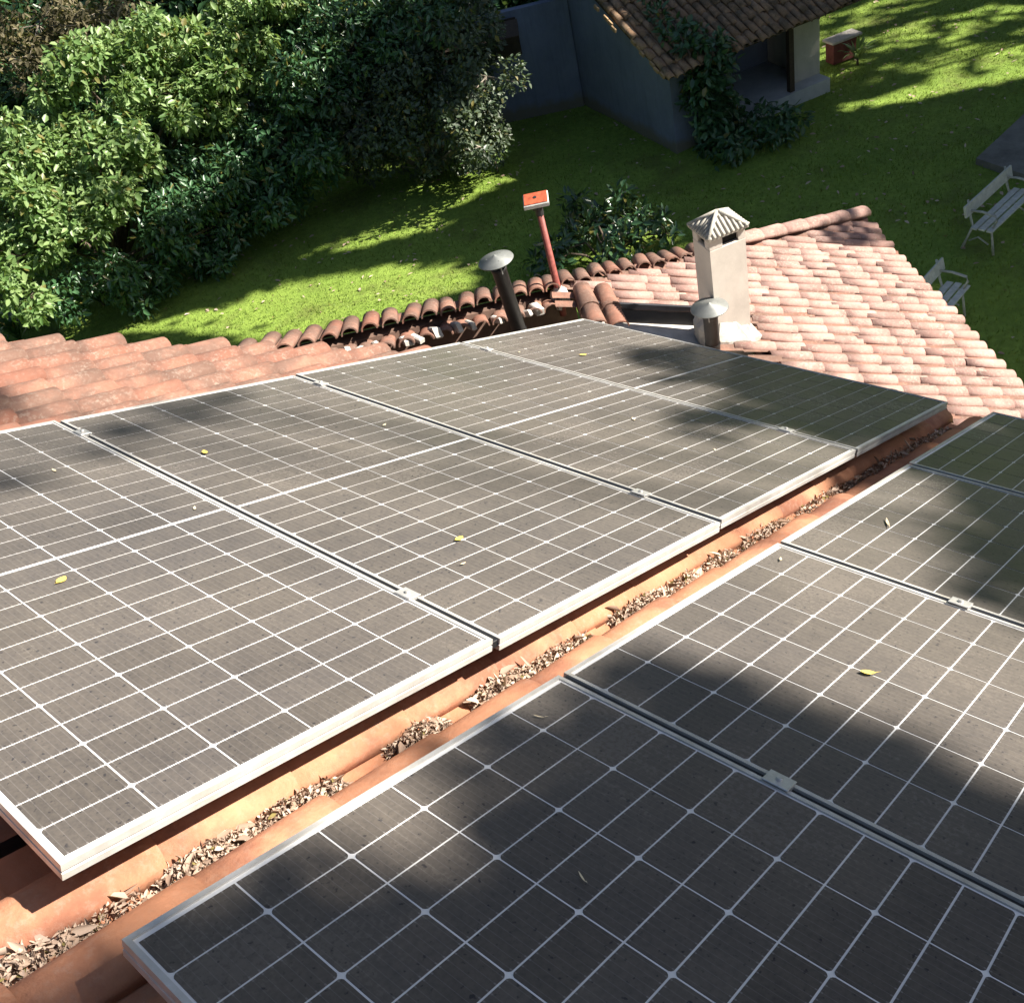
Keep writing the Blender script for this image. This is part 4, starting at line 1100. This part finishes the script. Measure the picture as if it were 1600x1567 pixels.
def blob(cu, cv, ru, rv, n, rot=0.0, soft=0.25):
    a = RNG.uniform(0, 2 * np.pi, n); r = np.sqrt(RNG.uniform(0, 1, n)) * (1 + RNG.normal(0, soft * 0.4, n))
    x = np.cos(a) * r * ru; y = np.sin(a) * r * rv; c, s = math.cos(rot), math.sin(rot)
    return list(zip(cu + x * c - y * s, cv + x * s + y * c))
# foreground panel and the strip along the joint
uvA = blob(0.25, -1.55, 1.05, 0.95, 900) + blob(-0.1, -0.75, 0.45, 0.40, 160) + blob(0.80, -0.75, 0.38, 0.28, 90) + blob(0.02, -0.42, 0.30, 0.20, 90) + blob(0.86, -0.45, 0.30, 0.17, 45) + blob(1.22, -0.62, 0.13, 0.34, 70, 0.1) + blob(1.15, -1.25, 0.25, 0.45, 130)
shade_tree('tall leafy tree right of the house, nearest the camera', roof_pts(uvA), (15.0, 19.0), (0.16, 0.30), M_LEAF_W, (10.5, -13.0))
uvB = blob(4.25, -0.30, 0.80, 0.95, 900) + blob(4.25, 0.75, 0.42, 0.75, 420) + blob(2.95, -1.15, 0.50, 0.50, 300) + blob(3.45, 0.55, 0.42, 0.12, 60, -0.2) + blob(3.65, -0.8, 0.6, 0.5, 220) + blob(5.0, -0.2, .4, .5, 160)
shade_tree('tall leafy tree right of the house, beyond the near row of panels', roof_pts(uvB), (15.0, 20.0), (0.16, 0.30), M_LEAF_W, (15.5, -13.5))
uvC = blob(1.45, 2.15, 0.42, 0.20, 13, 0.2) + blob(1.0, 1.85, 0.32, 0.08, 6, 0.1) + blob(0.9, 3.2, 0.5, 0.4, 90) + [(u, v) for u, v in blob(0.6, 2.7, .5, .25, 50)]
tip = [tuple(low(random.uniform(-0.1, 0.65), random.uniform(0.0, 0.75))) for _ in range(60)]
shade_tree('tall thin-crowned tree right of the house', roof_pts(uvC), (18.0, 22.0), (0.16, 0.30), M_LEAF_W, (13.0, -15.5), limb=0.02)
shade_tree('slender tree right of the house by the lower roof corner', np.array(tip), (13.0, 16.0), (0.16, 0.30), M_LEAF_W, (19.0, -8.5), limb=0.02)
def lawn_shade():
    n = 27000
    x = RNG.uniform(5, 27.5, n * 4); y = RNG.uniform(1.0, 21, n * 4)
    k = inpoly(x, y, LAWN_VIEW + []); x, y = x[k], y[k]
    lit = inpoly(x, y, LIT_1) | inpoly(x, y, LIT_3)
    lit2 = inpoly(x, y, LIT_2) | inpoly(x, y, LIT_4)
    far = (x * 0.766 + y * 0.643 > 20.9) & ~(inpoly(x, y, LIT_3))                # lawn beyond the straight shadow edge
    pr = np.where(lit, 0.003, np.where(lit2, 0.022, np.where(far, 0.6, 1.0)))
    pr = np.where(y > 18.8 - np.maximum(0, x - 13.5) * 1.25, 0.05, pr)                      # open sky over the tree line
    pr = np.where(((x - 12.9) / 1.7) ** 2 + ((y - 9.5) / 1.7) ** 2 < 1, 0.10, pr)       # thin spot over the glossy shrub
    k = RNG.uniform(0, 1, len(x)) < pr; x, y = x[k][:n], y[k][:n]
    P = np.stack([x, y, np.full(len(x), ZG)], 1)
    # split into a handful of trees standing side by side across the sun's direction
    q = x * 0.643 + y * 0.766
    across = -x * S.y + y * S.x
    ed = np.quantile(across, np.linspace(0, 1, 6))
    lab = ['nearest', 'second', 'third', 'fourth', 'farthest']
    for i in range(5):
        m = (across >= ed[i]) & (across < ed[i + 1] + 1e-6); Q = P[m]
        c = Q.mean(0); base = c + np.array(S) * 30
        shade_tree('%s of the five big garden trees right of the lawn' % lab[i], Q, (19, 26), (0.26, 0.48), M_LEAF_W, (base[0], base[1]), 'big garden trees right of the lawn')
lawn_shade()
def side_garden_shade():  # unseen trees added to darken the lawn that the panels reflect
    n = 6500
    x = RNG.uniform(10, 36, n); y = RNG.uniform(-17, 3, n)
    k = (~inpoly(x, y, LAWN_VIEW)) & (RNG.uniform(0, 1, n) < 0.9); x, y = x[k], y[k]
    P = np.stack([x, y, np.full(len(x), ZG)], 1)
    for i, lb in enumerate(('unseen shade tree added in the side garden nearest the house', 'unseen shade tree added in the middle of the side garden', 'unseen shade tree added at the far end of the side garden')):
        m = (x >= 10 + 26 / 3 * i) & (x < 10 + 26 / 3 * (i + 1)); Q = P[m]; c = Q.mean(0) + np.array(S) * 18
        shade_tree(lb, Q, (14, 20), (0.45, 0.85), M_LEAF_W, (c[0], c[1]), 'added shade trees of the side garden')
side_garden_shade()
def outroof_shade():
    pts = []
    for _ in range(900):
        a = random.uniform(-0.4, 4.9); b = random.uniform(-0.6, 4.0)
        keep = 0.9
        if a < 0.7 and 0.0 < b < 2.4: keep = 0.10
        elif a < 1.6 and b > 0.3: keep = 0.65
        if random.random() < keep: pts.append(tuple(hb(a, b, 1.88 + (b + .55) * 0.384)))
    for _ in range(260):
        a = random.uniform(0.3, 3.3); pts.append(tuple(hb(a, random.uniform(-0.1, 1.2), random.uniform(0.1, 2.0))))
    shade_tree('big tree shading the outbuilding roof', np.array(pts), (24, 28), (0.24, 0.40), M_LEAF_W, (38.0, -9.5), 'big garden trees right of the lawn')
outroof_shade()

# ------------------------------------------------------------------ woodland ring added to block skylight round the garden, beyond the picture's top edge
def woodland():
    n = 26000
    az = np.radians(RNG.uniform(-102, 258, n)); r = RNG.uniform(33, 41, n)
    crest = np.where(az < math.radians(-18), 20, 44) + 4 * np.sin(az * 9) + 3 * np.sin(az * 23 + 1) + 2 * np.sin(az * 51)
    z = ZG + RNG.uniform(0, 1, n) * crest
    P = np.stack([4 + r * np.cos(az), 2 + r * np.sin(az), z], 1)
    D = rand_dir(n); D[:, 2] -= 0.3; N = rand_dir(n) * 0.8; N[:, 0] -= np.cos(az) * 0.6; N[:, 1] -= np.sin(az) * 0.6; N[:, 2] += 0.4
    L = RNG.uniform(0.7, 1.9, n)
    o = obj('woodland', leaf_mesh('woodland', P, D, N, L, L * RNG.uniform(0.4, 0.7, n), M_LEAF_W, RNG.uniform(0, 0.9, n)))
    props(o, 'dark woodland added to block skylight behind the tree line', 'woodland', kind='stuff')
woodland()
